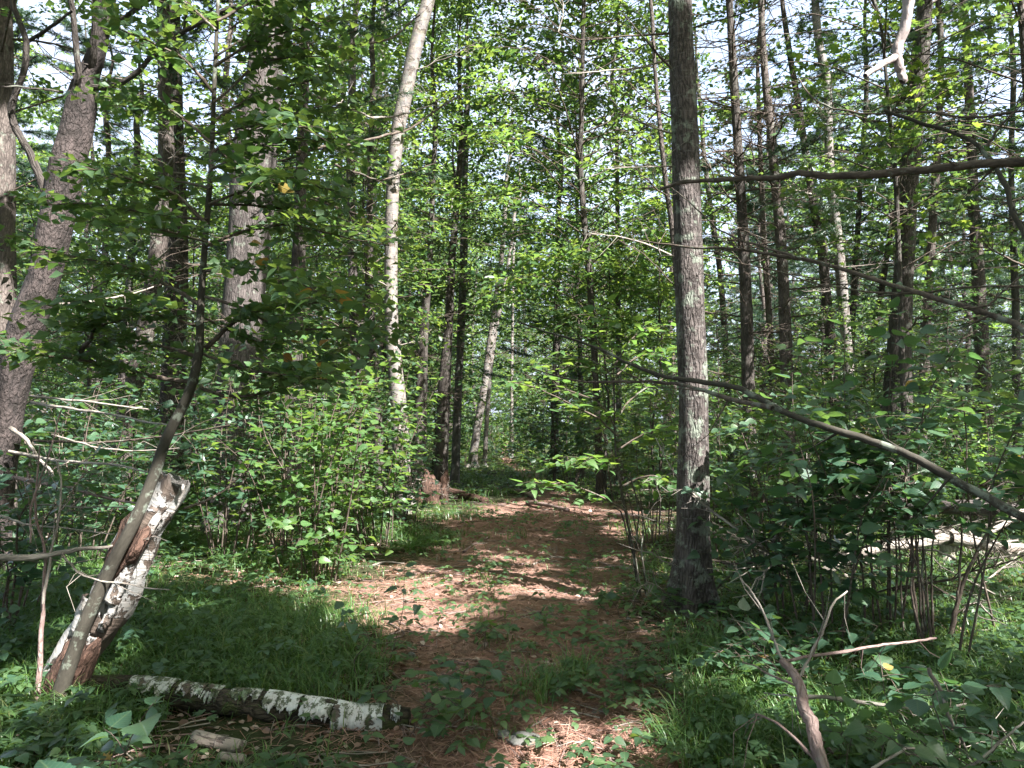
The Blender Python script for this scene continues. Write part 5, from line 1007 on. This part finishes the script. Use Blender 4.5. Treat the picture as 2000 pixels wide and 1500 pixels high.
# bare stem clump at right
g = gpt(1800, 1250); t = thing('stem_clump', 'clump of straight dark bare stems rising through the right-hand shrubs', 'shrub', g)
for k, (pp, w0) in enumerate((([(1795, 1245), (1785, 1150), (1782, 1060), (1772, 980), (1770, 880)], 7), ([(1802, 1245), (1792, 1150), (1790, 1050), (1792, 960)], 7), ([(1810, 1240), (1800, 1150), (1802, 1060), (1798, 960)], 5), ([(1822, 1240), (1820, 1150), (1824, 1050), (1830, 980)], 5), ([(1765, 1230), (1760, 1130), (1752, 1020)], 4),
                              ([(1855, 1245), (1866, 1190), (1880, 1140), (1905, 1080), (1930, 1030), (1938, 990)], 10), ([(1870, 1180), (1876, 1080), (1875, 990), (1890, 940)], 5), ([(1908, 1078), (1940, 1020), (1975, 985)], 5))):
    px_branch(t, g, pp, [4.9, 5.0], w0, 3, 'twig', 'stem', 7, twigs=3, seed=280+k)

# low foreground plants with large leaves
def low(label, px, py, depth, H, spread, stems, ls, seed, mat='leafblue', tpl='round', nsh=3):
    g = at(px, py, depth); z = float(ground_z(g[0], depth)); shrub('low_plant', label, np.array([g[0], depth, z]), H, spread, stems=stems, nsh=nsh, shl=(.14, .26), ls=ls, seed=seed, mat=mat, tpl=tpl, cat='plant', start=.6, tilt=.3, gap=.7, rad=.004)
low('large-leaved plant at the very bottom left corner', 40, 1450, 2.1, .72, .26, 6, .115, 301)
low('large-leaved plant in front of the birch stub base', 150, 1440, 2.4, .46, .22, 6, .09, 302)
low('lobed-leaved seedlings at the bottom left beside the large leaves', 240, 1490, 2.5, .34, .25, 7, .10, 303, 'leaf', 'lobed')
low('seedling clump under the right end of the mossy log', 790, 1440, 3.8, .30, .2, 6, .085, 304, 'leaf')
low('single broad-leaved seedling behind the log end', 870, 1350, 4.1, .28, .12, 3, .09, 305, 'leafblue')
low('round-leaved plant right of the fallen branch', 1830, 1370, 3.3, .55, .30, 6, .10, 306, 'leafblue')
low('round-leaved seedling beside the fallen branch', 1640, 1420, 3.2, .38, .12, 3, .08, 307, 'leaflight')
low('low plant in the bottom right corner', 1900, 1460, 2.9, .42, .35, 7, .085, 308, 'leaf')
low('lobed seedlings at the bottom edge right of the fallen branch', 1730, 1480, 3.0, .26, .25, 7, .085, 309, 'leaf', 'lobed')
low('seedling clump at the left foot of the thick trunk', 1240, 1230, 6.0, .25, .3, 7, .08, 310, 'leaf')
low('seedling on the left side of the sunny needles', 720, 1130, 4.6, .62, .15, 2, .085, 311, 'leafblue')
low('seedling clump in the path middle front', 955, 1260, 5.2, .16, .2, 4, .075, 312, 'leaf')
low('shaded seedlings left of the fallen branch tip', 1470, 1300, 4.5, .35, .35, 8, .085, 313, 'leafblue')
low('shaded plant under the right-hand viburnums', 1610, 1290, 4.4, .40, .4, 9, .09, 314, 'leafblue')
low('seedlings at the bottom right of the mossy log', 640, 1490, 3.3, .22, .3, 7, .07, 315, 'leaf')
low('seedlings at the right of the path front', 1330, 1350, 4.3, .18, .35, 7, .075, 316, 'leaf', 'lobed')

# ferns
def fern(lab, px, py, depth, n=7, L=.5, seed=0):
    r = np.random.default_rng(seed+600); g = at(px, py, depth); g[2] = float(ground_z(g[0], depth)); t = thing('fern', lab, 'fern', g)
    for k in range(n):
        az = k/n*6.28+r.uniform(-.3, .3); l = L*r.uniform(.8, 1.1); u = np.linspace(0, 1, 22); hd = np.array([math.cos(az), math.sin(az), 0])
        C_ = g+hd*(u*l*.8)[:, None]+np.array([0, 0, 1.])*(l*.75*u-l*.6*u**2.2)[:, None]; T_ = norm(np.gradient(C_, axis=0)); sd = np.cross(T_, [0, 0, 1.]); sd = norm(sd)
        LV = Leaves()
        for s_ in (-1, 1):
            wd = l*.17*np.sin(math.pi*np.clip(u*.9+.08, 0, 1))**.8; P = C_[3:]; D = sd[3:]*s_+T_[3:]*.35
            LV.add(P, D, np.cross(T_[3:], sd[3:])*-1+r.normal(size=(len(P), 3))*.1, wd[3:]+.01)
        P_, R_, s2 = LV.get(); link('frond', joined('frond', 'slim', P_, R_, s2, 'fern', g), t)
    return t
fern('small fern among the seedlings right of the fallen branch', 1840, 1300, 3.9, 7, .42, 1)
fern('small fern beside the first one, partly under leaves', 1750, 1300, 4.3, 6, .38, 2)
fern('fern in grass at the left of the far path', 800, 1060, 9.4, 7, .42, 3)
fern('fern at the left rim of the path near the pinkish boulder', 850, 1040, 10.0, 7, .42, 4)

def open_floor(x, y):
    a, b = gpt(330, 1420), gpt(810, 1480)
    return np.where((x > a[0]) & (x < b[0]+.05) & (y > 3.3) & (y < 4.15), .05, 1.0)
# ------------------------------------------------------------------ ground cover: grass, seedlings, needles, litter
def scatter(n, y0, y1, seed, wide=.78):
    r = np.random.default_rng(seed); y = y0*np.exp(r.random(n)*math.log(y1/y0)); x = r.uniform(-1, 1, n)*(wide*y+.6); return r, x, y
def near(x, y, px, py, r_):
    g = gpt(px, py); return np.clip(1.2-np.hypot(x-g[0], (y-g[1])*.8)/r_, 0, 1)

def blades(name, lab, n, y0, y1, seed, dens, L=(.12, .3), wid=.0019, cat='grass'):
    r, x, y = scatter(n, y0, y1, seed); p = np.stack([x, y, 0*x], -1)
    k = r.random(n) < dens(x, y, p); x, y = x[k], y[k]; n = len(x)
    m_ = 3; x = np.repeat(x, m_)+r.normal(size=n*m_)*.025; y = np.repeat(y, m_)+r.normal(size=n*m_)*.025; n = len(x)
    az = r.uniform(0, 6.28, n); l = r.uniform(*L, n); bend = r.uniform(.55, 1.25, n); hd = np.stack([np.cos(az), np.sin(az), 0*az], -1); sd = np.stack([-np.sin(az), np.cos(az), 0*az], -1)
    b = np.stack([x, y, ground_z(x, y)-.005], -1); V = []; w_ = wid*(1+y/7)
    for f, wf in ((0, 1.), (.4, .9), (.75, .6)):
        c = b+hd*(l*bend*f*f*.8)[:, None]; c[:, 2] += l*(f-.38*bend*f*f); V += [c-sd*(w_*wf)[:, None], c+sd*(w_*wf)[:, None]]
    c = b+hd*(l*bend*.85)[:, None]; c[:, 2] += l*(1-.42*bend-.15*bend**2); V.append(c)
    V = np.stack(V, 1).reshape(-1, 3); o = (np.arange(n)*7)[:, None]; Q = np.vstack([o+[0, 1, 3, 2], o+[2, 3, 5, 4]]); T = o+[4, 5, 6]
    ob = link(name, mk(name, V, [Q, T], M['grass'], sm=False), kind='stuff'); tagit(ob, lab, cat)
def d_left(x, y, p):
    pm = path_mask(x, y); nz = fnoise(p, 1.2, 2)
    side = np.clip(1.0-pm*2.2, 0, 1)*np.clip(.55+.6*nz, 0, 1)
    side = side*np.where(x > 0, .55, 1.0)*np.where(y > 9, .6, 1)
    for (px, py, rr_, a) in ((450, 1250, .9, 1), (330, 1300, .6, 1), (640, 1215, .38, 1), (600, 1310, .5, 1), (1380, 1290, .28, 1), (1450, 1390, .35, 1), (1400, 1460, .3, .9), (1060, 1355, .15, .9), (1130, 1320, .16, .7), (740, 1040, .8, 1), (800, 1050, .7, .9), (850, 1010, .7, .8), (840, 1075, .4, .6), (1290, 1110, .5, .5), (1290, 1040, .8, .5), (920, 940, 1.8, .8), (1040, 930, 2.2, .8), (330, 1180, .5, .8), (500, 1440, .4, .4), (1000, 1050, .2, .5)):
        side = np.maximum(side, a*near(x, y, px, py, rr_))
    g1, g2 = gpt(300, 1420), gpt(810, 1450)
    inlog = (x > g1[0]) & (x < g2[0]) & (y > 3.3) & (y < 4.15)
    return side*.8*np.where(inlog, .04, 1)
blades('grass', 'long thin grass in the shade beside the path', 110000, 2.0, 26, 1, d_left)
blades('grass_tufts', 'sparse grass blades on the needle path', 11000, 2.2, 16, 2, lambda x, y, p: np.clip(fnoise(p, 2.4, 5)+.1, 0, 1)*.9, (.05, .15), .0018)

def cover(name, lab, n, y0, y1, seed, dens, tpl, ls, mat, h=(.03, .16), per=4):
    r, x, y = scatter(n, y0, y1, seed); p = np.stack([x, y, 0*x], -1); k = r.random(n) < dens(x, y, p); x, y = x[k], y[k]; n = len(x); hh = r.uniform(*h, n)
    P = np.repeat(np.stack([x, y, ground_z(x, y)+hh], -1), per, 0); az = (np.tile(np.arange(per), n)/per*6.28+np.repeat(r.uniform(0, 6.28, n), per))+r.normal(size=n*per)*.3
    D = np.stack([np.cos(az), np.sin(az), r.uniform(-.3, .2, n*per)], -1); Nn = norm(np.array([0, 0, 1.])+r.normal(size=(n*per, 3))*.25)
    s = ls*r.uniform(.55, 1.2, n*per)*(1+np.repeat(y, per)/30)
    P = P+D*.01
    ob = link(name, joined(name, tpl, P, frames(D, Nn), s, mat), kind='stuff'); tagit(ob, lab, 'ground cover')
def d_cover(x, y, p):
    pm = path_mask(x, y); nz = fnoise(p, 1.7, 7)
    s = np.clip(1.05-pm*1.9, .0, 1)*np.clip(.75+.5*nz, 0, 1)
    for (px, py, rr_, a) in ((1000, 1020, .9, .9), (1050, 985, .8, .5), (930, 1010, .6, .7), (1150, 1100, .4, .5), (980, 1110, .35, .7), (900, 1060, .5, .6), (800, 1050, .8, .8), (860, 1000, .8, .9), (1270, 1080, .7, .6), (1250, 1190, .5, .6), (1100, 1050, .6, .5), (1210, 1060, .6, .5), (1180, 1260, .5, .6), (1000, 1075, .4, .5), (1240, 1120, .4, .6), (1150, 1340, .35, .6), (1250, 1330, .35, .5), (1120, 1040, .5, .35), (1090, 1240, .2, .4), (930, 1380, .2, .3)):
        s = np.maximum(s, a*near(x, y, px, py, rr_))
    return (s+np.clip(nz-.1, 0, 1)*.5+.14)*open_floor(x, y)
cover('ground_cover', 'small leafy seedlings and creepers carpeting the forest floor', 19000, 2.2, 30, 11, d_cover, 'ovate', .052, 'leaf')
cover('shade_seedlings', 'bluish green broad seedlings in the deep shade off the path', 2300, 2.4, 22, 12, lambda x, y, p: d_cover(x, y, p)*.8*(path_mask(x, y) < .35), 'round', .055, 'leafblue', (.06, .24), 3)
cover('lobed_seedlings', 'tiny lobed maple seedlings dotted over the floor', 2600, 2.4, 16, 13, lambda x, y, p: np.clip(d_cover(x, y, p)*.8+.03, 0, 1), 'lobed', .06, 'leaf', (.03, .12), 3)
def d_far(x, y, p): return np.clip(.9-np.clip(path_mask(x, y)*2-.2, 0, 1)*(y < 15.5), 0, 1)
cover('far_undergrowth', 'waist-low leaves filling the floor between the middle trunks', 7500, 8, 34, 14, lambda x, y, p: d_far(x, y, p)*np.clip(.55+fnoise(p, .7, 1), 0, 1)*((x < -2.6) | (x > 3.2+.0*y) | (y > 20))*~((x > 3.0) & (x < 8) & (y < 10.2)), 'quad', .13, 'leaf', (.1, .85), 6)
cover('moss_carpet', 'bright mossy green carpet at the far end of the path', 5500, 13, 30, 15, lambda x, y, p: ((x > -2.5) & (x < 2.3) & (y > 16)).astype(float)*.9, 'quad', .06, 'leafmaple', (.01, .07), 4)

def flat_bits(name, lab, n, y0, y1, seed, dens, tpl, s0, mat, lift, tilt, cat):
    r, x, y = scatter(n, y0, y1, seed, .6); p = np.stack([x, y, 0*x], -1); k = r.random(n) < dens(x, y, p); x, y = x[k], y[k]; n = len(x)
    P = np.stack([x, y, ground_z(x, y)+lift*(.6+r.random(n))+.012*fnoise(np.stack([x, y, 0*x], -1), 6, 4)], -1); az = r.uniform(0, 6.28, n)
    D = np.stack([np.cos(az), np.sin(az), r.normal(size=n)*tilt], -1); Nn = norm(np.array([0, 0, 1.])+r.normal(size=(n, 3))*tilt*1.5)
    tagit(link(name, joined(name, tpl, P, frames(D, Nn), s0*r.uniform(.6, 1.3, n)*(1+y/25), mat), kind='stuff'), lab, cat)
TPL['pin'] = (np.array([[-.016, 0, 0], [.016, 0, 0], [.05, .5, .02], [.018, .5, .02], [0.02, 1, -.0]]), np.array([(0, 1, 2), (0, 2, 3), (3, 2, 4)]), np.zeros((5, 3)))
TPL['curl'] = (np.array([[0, 0, 0], [.34, .3, .16], [.3, .75, .2], [0, 1, .05], [-.32, .7, .18], [-.3, .3, .12], [0, .5, -.02]]), np.array([(6, 0, 1), (6, 1, 2), (6, 2, 3), (6, 3, 4), (6, 4, 5), (6, 5, 0)]), np.zeros((7, 3)))
flat_bits('pine_needles', 'reddish fallen pine needles covering the path', 110000, 2.1, 18, 21, lambda x, y, p: np.clip(path_mask(x, y)*1.5, .1, 1), 'pin', .085, 'needles', .008, .12, 'needles')
flat_bits('leaf_litter', 'dry curled brown leaves strewn on the path', 16000, 2.2, 20, 22, lambda x, y, p: np.clip(.45+.5*fnoise(p, 1.4, 9), 0, 1), 'curl', .036, 'litter', .008, .25, 'leaf litter')

def small_twigs():
    r, x, y = scatter(2000, 2.3, 18, 33, .5); mb = MB(); mb2 = MB()
    for i in range(len(x)):
        L = r.uniform(.06, .36)*(1+y[i]/20); az = r.uniform(0, 6.28); a = np.array([x[i], y[i], 0.]); b = a+[math.cos(az)*L, math.sin(az)*L, 0]; c = (a+b)/2+[r.normal()*.02, r.normal()*.02, 0]
        P = np.array([a, c, b]); P[:, 2] = ground_z(P[:, 0], P[:, 1])+.012; w_ = r.uniform(.0015, .004)*(1+y[i]/12); (mb if i % 3 == 0 else mb2).tube(P, [w_, w_*.9, w_*.5], 4)
    tagit(link('dark_twig_litter', mb2.mesh('dark_twig_litter', M['redwood']), kind='stuff'), 'small reddish-brown twigs scattered among the needles', 'twigs')
    tagit(link('twig_litter', mb.mesh('twig_litter', M['dead']), kind='stuff'), 'countless small dead twigs strewn over the needles', 'twigs')
small_twigs()
